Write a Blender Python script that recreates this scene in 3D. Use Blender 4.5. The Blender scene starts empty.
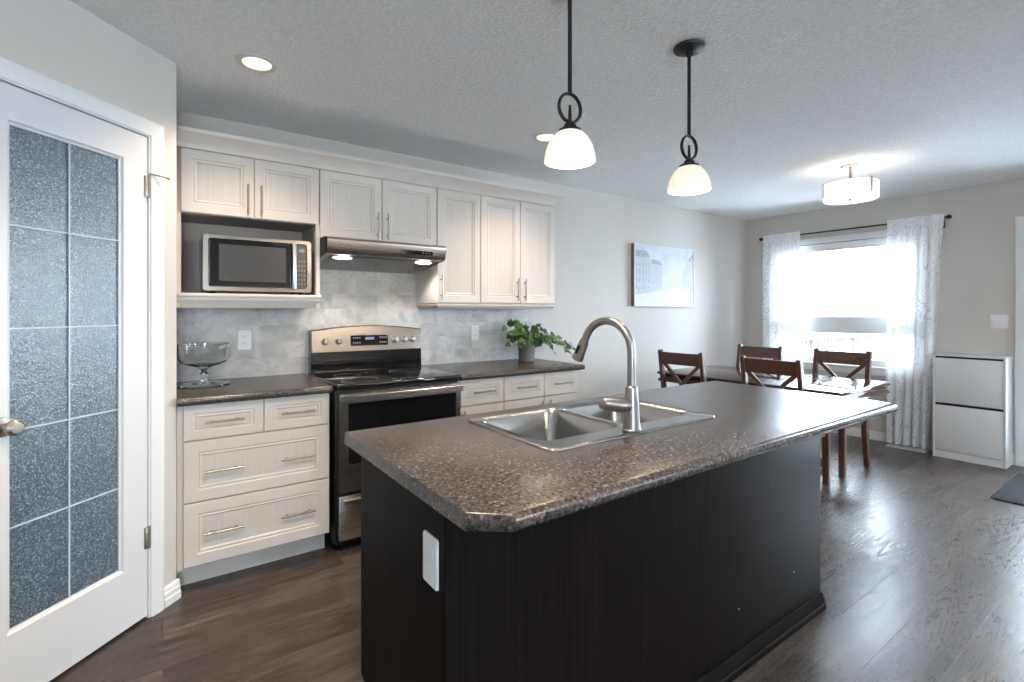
import bpy, bmesh, math, random
from mathutils import Vector, Matrix

# ------------------------------------------------------------------ camera, sky, exposure
SC = bpy.context.scene
COL = SC.collection
PI = math.pi
cam_data = bpy.data.cameras.new('camera')
cam = bpy.data.objects.new('camera', cam_data); COL.objects.link(cam)
cam.location = (0, 0, 1.31)
cam.rotation_euler = (PI/2, 0, math.radians(-35.23))
cam_data.sensor_width = 36.0
cam_data.lens = 494.5*36/1024
cam_data.shift_y = -29.7/1024
cam_data.clip_start = 0.02
SC.camera = cam
SC.view_settings.view_transform = 'Standard'
SC.view_settings.look = 'None'
SC.view_settings.gamma = 1
SC.view_settings.use_curve_mapping = False
SC.view_settings.exposure = 0.58
SC.cycles.use_denoising = True
SC.cycles.max_bounces = 10
SC.cycles.diffuse_bounces = 6
SC.cycles.glossy_bounces = 5
SC.cycles.transmission_bounces = 8
SC.cycles.transparent_max_bounces = 12
SC.cycles.caustics_reflective = False
SC.cycles.caustics_refractive = False
SC.cycles.sample_clamp_indirect = 9

SKY = 30.0
world = bpy.data.worlds.new('sky'); SC.world = world
world.use_nodes = True
bg = world.node_tree.nodes['Background']
bg.inputs[0].default_value = (0.70, 0.85, 1.0, 1)
bg.inputs[1].default_value = SKY

def lamp(name, kind, loc, energy, color=(1, 1, 1), rot=(0, 0, 0), **kw):
    d = bpy.data.lights.new(name, kind); d.energy = energy; d.color = color
    for k, v in kw.items():
        setattr(d, k, v)
    o = bpy.data.objects.new(name, d); COL.objects.link(o)
    o.location = loc; o.rotation_euler = rot
    return o

def portal(name, loc, rot, sx, sy):
    o = lamp(name, 'AREA', loc, 1, rot=rot, shape='RECTANGLE', size=sx, size_y=sy)
    o.data.cycles.is_portal = True
    return o
WARM = (1.0, 0.80, 0.58)
# daylight guides in the openings of the room (an area lamp looks along its -Z)
portal('daylight_dining_window', (6.05, 2.30, 1.38), (0, PI/2, 0), 1.32, 1.40)
portal('daylight_patio_door', (6.05, 0.43, 1.10), (0, PI/2, 0), 1.9, 0.72)
portal('daylight_added_rear_window', (-.65, -3.35, 1.45), (PI/2, 0, 0), 1.1, 1.2)  # for the unseen rear window, added to brighten the room

# unseen spot added behind the camera, bouncing fill light off the ceiling
lamp('ceiling_bounce_fill', 'SPOT', (2.2, -1.8, 1.75), 800, (1, .885, .75), (PI, 0, 0), spot_size=2.1, spot_blend=.8, shadow_soft_size=.12)

portal('daylight_added_south_window', (5.1, -3.35, 1.5), (PI/2, 0, 0), .8, 1.1)  # for the unseen dining-side window, added as extra daylight

# warm fill spot added above the camera, no fixture modelled
lamp('aisle_fill_spot', 'SPOT', (.30, .75, 2.42), 130, WARM, (0, 0, 0), spot_size=2.5, spot_blend=.8, shadow_soft_size=.06)

# ------------------------------------------------------------------ mesh helpers
class MB:
    def __init__(self):
        self.bm = bmesh.new()
    def v(self, p): return self.bm.verts.new(p)
    def f(self, vs, mi=0):
        try:
            fc = self.bm.faces.new(vs); fc.material_index = mi; return fc
        except ValueError:
            return None
    def box(self, x0, x1, y0, y1, z0, z1, bev=0.0, seg=2, mi=0, M=None):
        vs = [self.v((x, y, z)) for x in (x0, x1) for y in (y0, y1) for z in (z0, z1)]
        q = [(0, 1, 3, 2), (4, 6, 7, 5), (0, 4, 5, 1), (2, 3, 7, 6), (0, 2, 6, 4), (1, 5, 7, 3)]
        fs = [self.f([vs[i] for i in t], mi) for t in q]
        if M is not None:
            bmesh.ops.transform(self.bm, matrix=M, verts=vs)
        if bev > 0:
            es = list({e for fc in fs for e in fc.edges})
            r = bmesh.ops.bevel(self.bm, geom=es, offset=bev, segments=seg, affect='EDGES', profile=0.5)
            for fc in r['faces']: fc.material_index = mi
        return self
    def rings(self, rings, close0=True, close1=True, mi=0, loop=True):
        """rings of equal length, joined in order"""
        R = [[self.v(p) for p in r] for r in rings]
        n = len(R[0])
        for a, b in zip(R, R[1:]):
            for i in range(n if loop else n-1):
                j = (i+1) % n
                self.f([a[i], a[j], b[j], b[i]], mi)
        if close0: self.f(list(reversed(R[0])), mi)
        if close1: self.f(R[-1], mi)
        return R
    def tube(self, pts, r, seg=12, mi=0, close=True):
        pts = [Vector(p) for p in pts]
        rad = r if isinstance(r, (list, tuple)) else [r]*len(pts)
        n = len(pts); T = []
        for i in range(n):
            a = pts[max(i-1, 0)]; b = pts[min(i+1, n-1)]
            T.append((b-a).normalized())
        up = Vector((0, 0, 1)) if abs(T[0].z) < .9 else Vector((1, 0, 0))
        u = T[0].cross(up).normalized(); rs = []
        for i in range(n):
            u = (u - T[i]*u.dot(T[i])).normalized()
            w = T[i].cross(u)
            rs.append([pts[i]+(u*math.cos(2*PI*k/seg)+w*math.sin(2*PI*k/seg))*rad[i] for k in range(seg)])
        self.rings(rs, close, close, mi)
        return self
    def beam(self, pts, w, d, side, mi=0):
        """rectangular section swept along pts; side = direction of width w"""
        pts = [Vector(p) for p in pts]; side = Vector(side).normalized(); rs = []
        n = len(pts)
        W = w if isinstance(w, (list, tuple)) else [w]*n
        D = d if isinstance(d, (list, tuple)) else [d]*n
        for i in range(n):
            t = (pts[min(i+1, n-1)]-pts[max(i-1, 0)]).normalized()
            s = (side - t*side.dot(t)).normalized(); o = t.cross(s)
            a = s*W[i]/2; b = o*D[i]/2; c = min(W[i], D[i])*.14
            ca = s*(W[i]/2-c); cb = o*(D[i]/2-c)
            p = pts[i]
            rs.append([p+a+cb, p+ca+b, p-ca+b, p-a+cb, p-a-cb, p-ca-b, p+ca-b, p+a-cb])
        self.rings(rs, True, True, mi)
        return self
    def lathe(self, prof, c=(0, 0, 0), seg=32, mi=0, closed=False):
        """prof: (r, z) list around a vertical axis; closed joins last to first"""
        cx, cy, cz = c; R = []
        for r, z in prof:
            if r < 1e-6: R.append([self.v((cx, cy, cz+z))])
            else: R.append([self.v((cx+r*math.cos(2*PI*k/seg), cy+r*math.sin(2*PI*k/seg), cz+z)) for k in range(seg)])
        pairs = list(zip(R, R[1:]))
        if closed: pairs.append((R[-1], R[0]))
        for a, b in pairs:
            for k in range(seg):
                j = (k+1) % seg
                if len(a) == 1 and len(b) == 1: continue
                if len(a) == 1: self.f([a[0], b[j], b[k]], mi)
                elif len(b) == 1: self.f([a[k], a[j], b[0]], mi)
                else: self.f([a[k], a[j], b[j], b[k]], mi)
        return self
    def prism(self, poly, axis, a, b, mi=0):
        """poly of 2-D points in the plane across axis, extruded from a to b"""
        def P(p, t):
            return {'x': (t, p[0], p[1]), 'y': (p[0], t, p[1]), 'z': (p[0], p[1], t)}[axis]
        self.rings([[P(p, a) for p in poly], [P(p, b) for p in poly]], mi=mi)
        return self
    def fillholes(self, outer, holes, mi=0):
        """outer / holes: lists of existing verts; fills the face between them"""
        es = []
        for lp in [outer]+holes:
            for i in range(len(lp)):
                a, b = lp[i], lp[(i+1) % len(lp)]
                e = self.bm.edges.get((a, b)) or self.bm.edges.new((a, b))
                es.append(e)
        r = bmesh.ops.triangle_fill(self.bm, use_beauty=True, use_dissolve=False, edges=es, normal=(0, 0, 1))
        for g in r['geom']:
            if isinstance(g, bmesh.types.BMFace): g.material_index = mi
        return self

def offset_of(o):
    L = Vector((0, 0, 0))
    while o is not None:
        L += o.location; o = o.parent
    return L

def obj(name, mb, mats, parent=None, local=False, smooth=35, M=None, origin=None):
    bm = mb.bm
    if M is not None: bmesh.ops.transform(bm, matrix=M, verts=bm.verts)
    bmesh.ops.recalc_face_normals(bm, faces=bm.faces)
    if parent is not None and not local:
        bmesh.ops.translate(bm, vec=-offset_of(parent), verts=bm.verts)
    if origin is not None:
        bmesh.ops.translate(bm, vec=-Vector(origin), verts=bm.verts)
    me = bpy.data.meshes.new(name); bm.to_mesh(me); bm.free()
    for m in (mats if isinstance(mats, (list, tuple)) else [mats]): me.materials.append(m)
    for p in me.polygons: p.use_smooth = bool(smooth)
    if smooth: me.set_sharp_from_angle(angle=math.radians(smooth))
    o = bpy.data.objects.new(name, me); COL.objects.link(o)
    if origin is not None: o.location = origin
    if parent is not None: o.parent = parent
    return o

def tag(o, label, cat, group=None):
    o['label'] = label; o['category'] = cat
    if group: o['group'] = group
    return o

def thing(name, label, cat, loc=(0, 0, 0), rotz=0, group=None):
    o = bpy.data.objects.new(name, None); COL.objects.link(o)
    o.empty_display_size = .05
    o.location = loc; o.rotation_euler = (0, 0, rotz)
    return tag(o, label, cat, group)

def struct(name, mb, mats, parent=None, **k):
    o = obj(name, mb, mats, parent, **k)
    if parent is None: o['kind'] = 'structure'
    return o

def sroot(name, loc=(0, 0, 0), rotz=0):
    o = bpy.data.objects.new(name, None); COL.objects.link(o)
    o.location = loc; o.rotation_euler = (0, 0, rotz); o['kind'] = 'structure'
    return o

def dup(root, loc, rotz, label=None):
    kids = {}
    for o in SC.objects:
        if o.parent is not None: kids.setdefault(o.parent.name, []).append(o)
    r = root.copy(); COL.objects.link(r); r.location = loc; r.rotation_euler = (0, 0, rotz)
    if label: r['label'] = label
    def rec(src, dst):
        for ch in kids.get(src.name, []):
            c = ch.copy(); COL.objects.link(c); c.parent = dst
            rec(ch, c)
    rec(root, r)
    return r

def rrect(x0, x1, y0, y1, r, z, n=5):
    out = []
    for cx, cy, a0 in ((x1-r, y1-r, 0), (x0+r, y1-r, PI/2), (x0+r, y0+r, PI), (x1-r, y0+r, 1.5*PI)):
        for k in range(n+1):
            a = a0+PI/2*k/n
            out.append((cx+r*math.cos(a), cy+r*math.sin(a), z))
    return out

# ------------------------------------------------------------------ materials
def mat(name, color=(.8, .8, .8), rough=.5, metal=0.0, spec=.5, emit=None, estr=0.0, trans=0.0, ior=1.45):
    m = bpy.data.materials.new(name); m.use_nodes = True
    b = m.node_tree.nodes['Principled BSDF']
    b.inputs['Base Color'].default_value = (*color, 1)
    b.inputs['Roughness'].default_value = rough
    b.inputs['Metallic'].default_value = metal
    b.inputs['Specular IOR Level'].default_value = spec
    b.inputs['IOR'].default_value = ior
    b.inputs['Transmission Weight'].default_value = trans
    if emit:
        b.inputs['Emission Color'].default_value = (*emit, 1)
        b.inputs['Emission Strength'].default_value = estr
    m.diffuse_color = (*color, 1)
    return m

class NT:
    def __init__(self, m):
        self.t = m.node_tree; self.b = self.t.nodes['Principled BSDF']
    def n(self, kind, **k):
        x = self.t.nodes.new(kind)
        for a, v in k.items():
            if a.startswith('i_'):
                key = a[2:]
                x.inputs[int(key) if key.isdigit() else key.replace('_', ' ')].default_value = v
            else: setattr(x, a, v)
        return x
    def l(self, a, b):
        self.t.links.new(a, b)
    def coord(self, scale=(1, 1, 1), rot=(0, 0, 0), out='Object'):
        c = self.n('ShaderNodeTexCoord'); mp = self.n('ShaderNodeMapping')
        mp.inputs['Scale'].default_value = scale; mp.inputs['Rotation'].default_value = rot
        self.l(c.outputs[out], mp.inputs['Vector']); return mp.outputs[0]
    def ramp(self, fac, stops, interp='LINEAR'):
        r = self.n('ShaderNodeValToRGB'); r.color_ramp.interpolation = interp
        e = r.color_ramp.elements
        while len(e) < len(stops): e.new(.5)
        for i, (p, c) in enumerate(stops):
            e[i].position = p; e[i].color = c if len(c) == 4 else (*c, 1)
        self.l(fac, r.inputs[0]); return r.outputs[0]
    def noise(self, vec, scale, detail=3, rough=.5, dist=0):
        x = self.n('ShaderNodeTexNoise', i_Scale=scale, i_Detail=detail, i_Roughness=rough, i_Distortion=dist)
        self.l(vec, x.inputs['Vector']); return x.outputs['Fac']
    def bump(self, h, strength=.3, dist=.01, prev=None):
        x = self.n('ShaderNodeBump', i_Strength=strength, i_Distance=dist)
        self.l(h, x.inputs['Height'])
        if prev is not None: self.l(prev, x.inputs['Normal'])
        return x.outputs[0]
    def mix(self, fac, a, b, mode='MIX'):
        x = self.n('ShaderNodeMix', data_type='RGBA', blend_type=mode)
        for s, val in ((x.inputs[0], fac), (x.inputs[6], a), (x.inputs[7], b)):
            if isinstance(val, (int, float)): s.default_value = val
            elif isinstance(val, tuple): s.default_value = (*val, 1) if len(val) == 3 else val
            else: self.l(val, s)
        return x.outputs[2]
    def math(self, op, a, b=0.0):
        x = self.n('ShaderNodeMath', operation=op)
        for s, val in ((x.inputs[0], a), (x.inputs[1], b)):
            if isinstance(val, (int, float)): s.default_value = val
            else: self.l(val, s)
        return x.outputs[0]

def paint(name, color, bump=.08, scale=220, rough=.75):
    m = mat(name, color, rough, spec=.25); k = NT(m)
    k.l(k.bump(k.noise(k.coord(), scale, 2), bump, .003), k.b.inputs['Normal'])
    return m
M_WALL = paint('greige_wall_paint', (.545, .513, .472))
M_WHITE = mat('white_trim_paint', (.73, .73, .72), .35)
M_WHITE2 = mat('white_semigloss_door', (.64, .645, .65), .3)
M_CEIL = mat('white_textured_ceiling', (.86, .855, .85), .9, spec=.1)
k = NT(M_CEIL); cv = k.coord()
stip = k.ramp(k.noise(cv, 62, 3, .65), [(.40, (0, 0, 0)), (.64, (1, 1, 1))])
h = k.math('ADD', stip, k.noise(cv, 150, 2))
k.l(k.bump(h, .38, .008), k.b.inputs['Normal'])
k.l(k.mix(stip, (.86, .855, .845), (.94, .935, .925)), k.b.inputs['Base Color'])  # tiny shadows of the stipple painted into the colour

def m_floor():
    m = mat('grey_brown_wood_planks', (.1, .08, .07), .35, spec=.42); k = NT(m)
    c = k.coord()
    br = k.n('ShaderNodeTexBrick', offset=.37, offset_frequency=2, squash=1.0)
    br.inputs['Color1'].default_value = (0, 0, 0, 1); br.inputs['Color2'].default_value = (1, 1, 1, 1)
    br.inputs['Mortar'].default_value = (.5, .5, .5, 1)
    br.inputs['Scale'].default_value = 1; br.inputs['Mortar Size'].default_value = .0012
    br.inputs['Mortar Smooth'].default_value = .3; br.inputs['Bias'].default_value = 0
    br.inputs['Brick Width'].default_value = 1.22; br.inputs['Row Height'].default_value = .185
    k.l(c, br.inputs['Vector'])
    rnd = br.outputs['Color']; seam = br.outputs['Fac']
    # each plank shifts the grain
    sh = k.n('ShaderNodeVectorMath', operation='MULTIPLY_ADD')
    k.l(rnd, sh.inputs[0]); sh.inputs[1].default_value = (7.3, 3.1, 5.7); k.l(c, sh.inputs[2])
    mp = k.n('ShaderNodeMapping'); mp.inputs['Scale'].default_value = (1, 9, 1); k.l(sh.outputs[0], mp.inputs[0])
    grain = k.noise(mp.outputs[0], 3.2, 6, .62, .6)
    mp2 = k.n('ShaderNodeMapping'); mp2.inputs['Scale'].default_value = (.55, 10, 1); k.l(sh.outputs[0], mp2.inputs[0])
    field = k.noise(mp2.outputs[0], .9, 1, .4, .1)
    ringv = k.math('FRACT', k.math('MULTIPLY', field, 30))
    ring = k.ramp(ringv, [(0, (.1, .1, .1)), (.35, (1, 1, 1)), (.7, (1, 1, 1)), (1, (.1, .1, .1))])
    patch = k.ramp(k.noise(sh.outputs[0], 1.7, 1), [(.41, (0, 0, 0)), (.50, (1, 1, 1))])
    ring = k.mix(patch, (.82, .82, .82), ring)
    fine = k.noise(mp.outputs[0], 24, 3, .6)
    base = k.ramp(grain, [(.25, (.036, .0285, .0245)), (.5, (.075, .060, .051)), (.78, (.138, .113, .097))])
    base = k.mix(.62, base, k.mix(1, base, ring, 'MULTIPLY'))
    tone = k.ramp(rnd, [(0, (.66, .66, .67)), (1, (1.20, 1.17, 1.13))])
    base = k.mix(1, base, tone, 'MULTIPLY')
    base = k.mix(seam, base, (.02, .016, .014))
    k.l(base, k.b.inputs['Base Color'])
    rg = k.math('ADD', k.math('MULTIPLY', ring, -.13), k.math('MULTIPLY', fine, .14))
    k.l(k.math('ADD', rg, .33), k.b.inputs['Roughness'])
    hgt = k.math('ADD', k.math('MULTIPLY', ring, .35), k.math('MULTIPLY', fine, .5))
    n1 = k.bump(hgt, .08, .002)
    inv = k.math('SUBTRACT', 1.0, seam)
    k.l(k.bump(inv, .5, .002, n1), k.b.inputs['Normal'])
    return m
M_FLOOR = m_floor()

def m_cab():
    m = mat('cream_cabinet_foil', (.64, .605, .565), .38); k = NT(m)
    g = k.noise(k.coord((260, 260, 4)), 1, 3, .6)
    k.l(k.mix(k.math('MULTIPLY', g, .12), (.60, .548, .494), (.48, .44, .398)), k.b.inputs['Base Color'])
    k.l(k.bump(g, .06, .002), k.b.inputs['Normal'])
    return m
M_CAB = m_cab()
def m_bead():
    m = mat('cream_vertical_grain_panel', (.60, .565, .52), .45); k = NT(m)
    g = k.noise(k.coord((170, 170, 1.2)), 1, 3, .7)
    k.l(k.mix(k.ramp(g, [(.35, (0, 0, 0)), (.65, (1, 1, 1))]), (.54, .494, .446), (.595, .548, .494)), k.b.inputs['Base Color'])
    k.l(k.bump(g, .22, .003), k.b.inputs['Normal'])
    return m
M_BEAD = m_bead()
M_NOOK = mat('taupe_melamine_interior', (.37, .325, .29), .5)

def m_stone():
    m = mat('dark_granite_laminate', (.1, .085, .08), .25); k = NT(m); c = k.coord()
    v = k.n('ShaderNodeTexVoronoi', feature='F1', i_Scale=140.0); k.l(c, v.inputs['Vector'])
    n1 = k.noise(c, 105, 4, .65); n2 = k.noise(c, 28, 3)
    base = k.ramp(n1, [(.32, (.011, .010, .0105)), (.46, (.036, .031, .029)), (.57, (.070, .060, .055)), (.72, (.21, .18, .158))])
    sp = k.ramp(v.outputs['Color'], [(.0, (.4, .4, .4)), (.6, (1, 1, 1)), (.86, (1.15, 1.1, 1.05)), (.97, (2.3, 2.1, 1.9))])
    base = k.mix(1, base, sp, 'MULTIPLY')
    base = k.mix(k.ramp(n2, [(.45, (0, 0, 0)), (.7, (.3, .3, .3))]), base, (.075, .072, .073))
    k.l(base, k.b.inputs['Base Color'])
    return m
M_STONE = m_stone()

def m_wood(name, c1, c2, rough=.3, axis='z', spec=.5):
    m = mat(name, c1, rough, spec=spec); k = NT(m)
    s = {'z': (120, 120, 2.2), 'x': (2.2, 60, 60), 'y': (60, 2.2, 60)}[axis]
    g = k.noise(k.coord(s), 1, 4, .65)
    k.l(k.mix(k.ramp(g, [(.35, (0, 0, 0)), (.7, (1, 1, 1))]), c1, c2), k.b.inputs['Base Color'])
    k.l(k.bump(g, .08, .002), k.b.inputs['Normal'])
    return m
M_ESP = m_wood('espresso_laminate', (.0040, .0031, .0028), (.0110, .0088, .0080), .46, spec=.06)
M_CHAIR = m_wood('walnut_stained_wood', (.050, .022, .013), (.125, .055, .032), .30)
M_TABLE = m_wood('dark_walnut_table_top', (.030, .014, .010), (.062, .030, .020), .10, 'y')

def m_steel(name, color=(.46, .415, .37), rough=.28, axis='x'):
    m = mat(name, color, rough, 1.0); k = NT(m)
    s = {'x': (3, 400, 400), 'z': (400, 400, 3)}[axis]
    g = k.noise(k.coord(s), 1, 2, .6)
    k.l(k.math('ADD', k.math('MULTIPLY', g, .06), rough-.03), k.b.inputs['Roughness'])
    return m
M_STEEL = m_steel('brushed_stainless_steel')
M_STEELD = m_steel('dark_brushed_steel', (.15, .145, .14), .14)
M_SINK = mat('satin_sink_steel', (.34, .335, .325), .19, 1.0)
M_MWST = m_steel('bronze_toned_steel', (.27, .24, .21), .26)
M_GUARD = m_steel('warm_brushed_backguard', (.20, .175, .15), .24)
M_BRIGHT = m_steel('bright_polished_steel', (.72, .72, .74), .3)
M_NICKEL = mat('brushed_nickel', (.33, .285, .24), .42, 1.0)
M_FAUCET = mat('satin_nickel_faucet', (.31, .30, .29), .32, 1.0)
M_BLKGL = mat('black_glass', (.006, .006, .007), .06, spec=.6)
M_BLK = mat('black_plastic', (.007, .007, .008), .4, spec=.25)
M_BLKM = mat('black_iron', (.012, .011, .011), .42, spec=.4)
M_PLASTIC = mat('white_plastic', (.78, .78, .77), .3)
M_SLOT = mat('dark_slot', (.02, .02, .02), .6)
M_GREYMARK = mat('grey_printed_mark', (.16, .16, .16), .5)
M_RINGM = mat('faint_burner_ring', (.018, .018, .019), .3)
M_LCD = mat('lit_clock_display', (.02, .03, .05), .2, emit=(.55, .70, 1.0), estr=.28)

def m_marble():
    m = mat('grey_marble_tile', (.6, .6, .6), .28); k = NT(m); c = k.coord()
    sw = k.n('ShaderNodeSeparateXYZ'); k.l(c, sw.inputs[0])
    cb = k.n('ShaderNodeCombineXYZ'); k.l(sw.outputs[0], cb.inputs[0]); k.l(sw.outputs[2], cb.inputs[1])
    br = k.n('ShaderNodeTexBrick', offset=.5, offset_frequency=2)
    for key, val in (('Scale', 1), ('Mortar Size', .0016), ('Mortar Smooth', .2), ('Brick Width', .305), ('Row Height', .102)):
        br.inputs[key].default_value = val
    br.inputs['Color1'].default_value = (0, 0, 0, 1); br.inputs['Color2'].default_value = (1, 1, 1, 1)
    br.inputs['Mortar'].default_value = (.5, .5, .5, 1)
    k.l(cb.outputs[0], br.inputs['Vector'])
    sh = k.n('ShaderNodeVectorMath', operation='MULTIPLY_ADD')
    k.l(br.outputs['Color'], sh.inputs[0]); sh.inputs[1].default_value = (5.3, 2.7, 3.9); k.l(c, sh.inputs[2])
    cl = k.noise(sh.outputs[0], 5, 6, .6, .8)
    ve = k.noise(sh.outputs[0], 3.4, 5, .6, 1.6)
    vein = k.ramp(k.math('ABSOLUTE', k.math('SUBTRACT', ve, .5)), [(0, (1, 1, 1)), (.035, (0, 0, 0))])
    base = k.ramp(cl, [(.28, (.33, .315, .295)), (.5, (.52, .50, .465)), (.7, (.64, .61, .57))])
    base = k.mix(k.math('MULTIPLY', vein, .4), base, (.29, .28, .275))
    base = k.mix(1, base, k.ramp(br.outputs['Color'], [(0, (.90, .91, .93)), (1, (1.04, 1.03, 1.02))]), 'MULTIPLY')
    base = k.mix(br.outputs['Fac'], base, (.50, .50, .495))
    k.l(base, k.b.inputs['Base Color'])
    k.l(k.bump(k.math('SUBTRACT', 1.0, br.outputs['Fac']), .3, .001), k.b.inputs['Normal'])
    return m
M_MARBLE = m_marble()

def m_pebble():
    m = mat('obscure_pebbled_glass', (.27, .34, .40), .35, trans=.25, ior=1.5); k = NT(m); c = k.coord()
    n1 = k.noise(c, 170, 2, .6); n2 = k.noise(c, 34, 2, .5)
    t = k.ramp(n1, [(.36, (.040, .066, .086)), (.56, (.105, .155, .195)), (.70, (.42, .50, .56))])  # pale end of the ramp paints fine glints into the glass colour
    k.l(t, k.b.inputs['Base Color'])
    k.l(k.bump(n1, .5, .003), k.b.inputs['Normal'])
    k.b.inputs['Coat Weight'].default_value = .55; k.b.inputs['Coat Roughness'].default_value = .08; k.b.inputs['Coat IOR'].default_value = 1.6
    k.l(k.bump(k.math('ADD', n2, k.math('MULTIPLY', n1, .35)), .55, .006), k.b.inputs['Coat Normal'])
    return m
M_PEBBLE = m_pebble()
M_CAME = mat('pale_glazing_bar', (.50, .54, .58), .35)

def m_pane():
    m = bpy.data.materials.new('clear_window_glass'); m.use_nodes = True; t = m.node_tree
    t.nodes.remove(t.nodes['Principled BSDF'])
    tr = t.nodes.new('ShaderNodeBsdfTransparent'); gl = t.nodes.new('ShaderNodeBsdfGlossy'); gl.inputs['Roughness'].default_value = .02
    fr = t.nodes.new('ShaderNodeFresnel'); fr.inputs[0].default_value = 1.25
    mx = t.nodes.new('ShaderNodeMixShader')
    t.links.new(fr.outputs[0], mx.inputs[0]); t.links.new(tr.outputs[0], mx.inputs[1]); t.links.new(gl.outputs[0], mx.inputs[2])
    t.links.new(mx.outputs[0], t.nodes['Material Output'].inputs[0])
    return m
M_PANE = m_pane()
M_CLEAR = mat('clear_glassware', (.93, .97, .97), .02, trans=1.0, ior=1.45)

def m_curtain():
    m = bpy.data.materials.new('sheer_white_curtain_contour_print'); m.use_nodes = True; t = m.node_tree
    k = NT(m); c = k.coord((1, 1, .55))
    fld = k.noise(c, 4.2, 2, .45, .35)
    fr = k.math('FRACT', k.math('MULTIPLY', fld, 17))
    ln = k.ramp(fr, [(0, (1, 1, 1)), (.10, (1, 1, 1)), (.17, (0, 0, 0)), (1, (0, 0, 0))])
    colr = k.mix(ln, (.93, .935, .94), (.66, .68, .70))
    b = t.nodes['Principled BSDF']; t.nodes.remove(b)
    df = t.nodes.new('ShaderNodeBsdfDiffuse'); tl = t.nodes.new('ShaderNodeBsdfTranslucent'); tr = t.nodes.new('ShaderNodeBsdfTransparent')
    k.l(colr, df.inputs[0]); k.l(colr, tl.inputs[0])
    m1 = t.nodes.new('ShaderNodeMixShader'); m1.inputs[0].default_value = .17
    k.l(df.outputs[0], m1.inputs[1]); k.l(tl.outputs[0], m1.inputs[2])
    m2 = t.nodes.new('ShaderNodeMixShader'); m2.inputs[0].default_value = .02
    k.l(m1.outputs[0], m2.inputs[1]); k.l(tr.outputs[0], m2.inputs[2])
    k.l(m2.outputs[0], t.nodes['Material Output'].inputs[0])
    return m
M_CURT = m_curtain()

def m_shade(name, col, strength):
    m = mat(name, (.62, .59, .54), .35, emit=col, estr=strength); return m
M_SHADE = m_shade('frosted_lit_glass', (1.0, .85, .64), .42)
M_DRUM = m_shade('lit_white_drum_fabric', (1.0, .96, .90), 1.3)
M_BULB = mat('glowing_bulb', (1, .9, .75), .4, emit=(1.0, .86, .62), estr=7)
M_RLENS = mat('warm_downlight_lens', (.9, .8, .6), .4, emit=(1.0, .80, .52), estr=1.1)
M_BAFFLE = mat('white_ribbed_baffle', (.80, .70, .55), .5)
M_LEDS = mat('hood_lamp_lens', (.9, .9, .9), .3, emit=(1.0, .95, .85), estr=6)

def m_leaf():
    m = mat('variegated_ivy_leaf', (.08, .2, .04), .4); k = NT(m); c = k.coord()
    g = k.noise(c, 14, 2)
    at = k.n('ShaderNodeVertexColor', layer_name='edge')
    base = k.ramp(g, [(.34, (.008, .030, .010)), (.52, (.022, .075, .016)), (.70, (.09, .18, .035))])
    k.l(k.mix(at.outputs['Color'], base, (.42, .50, .22)), k.b.inputs['Base Color'])
    return m
M_LEAF = m_leaf()
M_STEM = mat('green_stem', (.16, .22, .06), .5)
M_SOIL = mat('dark_soil', (.02, .015, .011), .9)
def m_pot():
    m = mat('grey_stone_pot', (.18, .16, .15), .7); k = NT(m)
    k.l(k.ramp(k.noise(k.coord(), 60, 4, .7), [(.3, (.055, .050, .050)), (.7, (.15, .138, .135))]), k.b.inputs['Base Color'])
    return m
M_POT = m_pot()
def m_mat_():
    m = mat('charcoal_looped_mat', (.04, .042, .045), .95, spec=.1); k = NT(m); c = k.coord()
    n = k.noise(c, 130, 3, .7)
    k.l(k.ramp(n, [(.3, (.018, .020, .022)), (.7, (.10, .105, .11))]), k.b.inputs['Base Color'])
    k.l(k.bump(n, .9, .01), k.b.inputs['Normal'])
    return m
M_MAT = m_mat_()
M_SHOE = mat('white_melamine', (.76, .76, .755), .35)
M_DECK = mat('snow_dusted_deck', (.78, .78, .80), .8)
M_RAIL = mat('pale_deck_rail_wood', (.040, .026, .022), .7)
M_SNOW = mat('snow', (.85, .86, .88), .8)
M_SIDING = mat('pale_house_siding', (.034, .035, .037), .7)
M_ROOF = mat('pale_snowy_shingles', (.06, .06, .062), .8)
M_HGLASS = mat('house_window_glass', (.025, .026, .029), .2)

# ------------------------------------------------------------------ the room
XF, YB, ZC = 5.94, 3.36, 2.44            # dining wall, kitchen wall, ceiling
XL, YF = -2.40, -3.20                    # living side, behind the camera

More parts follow.
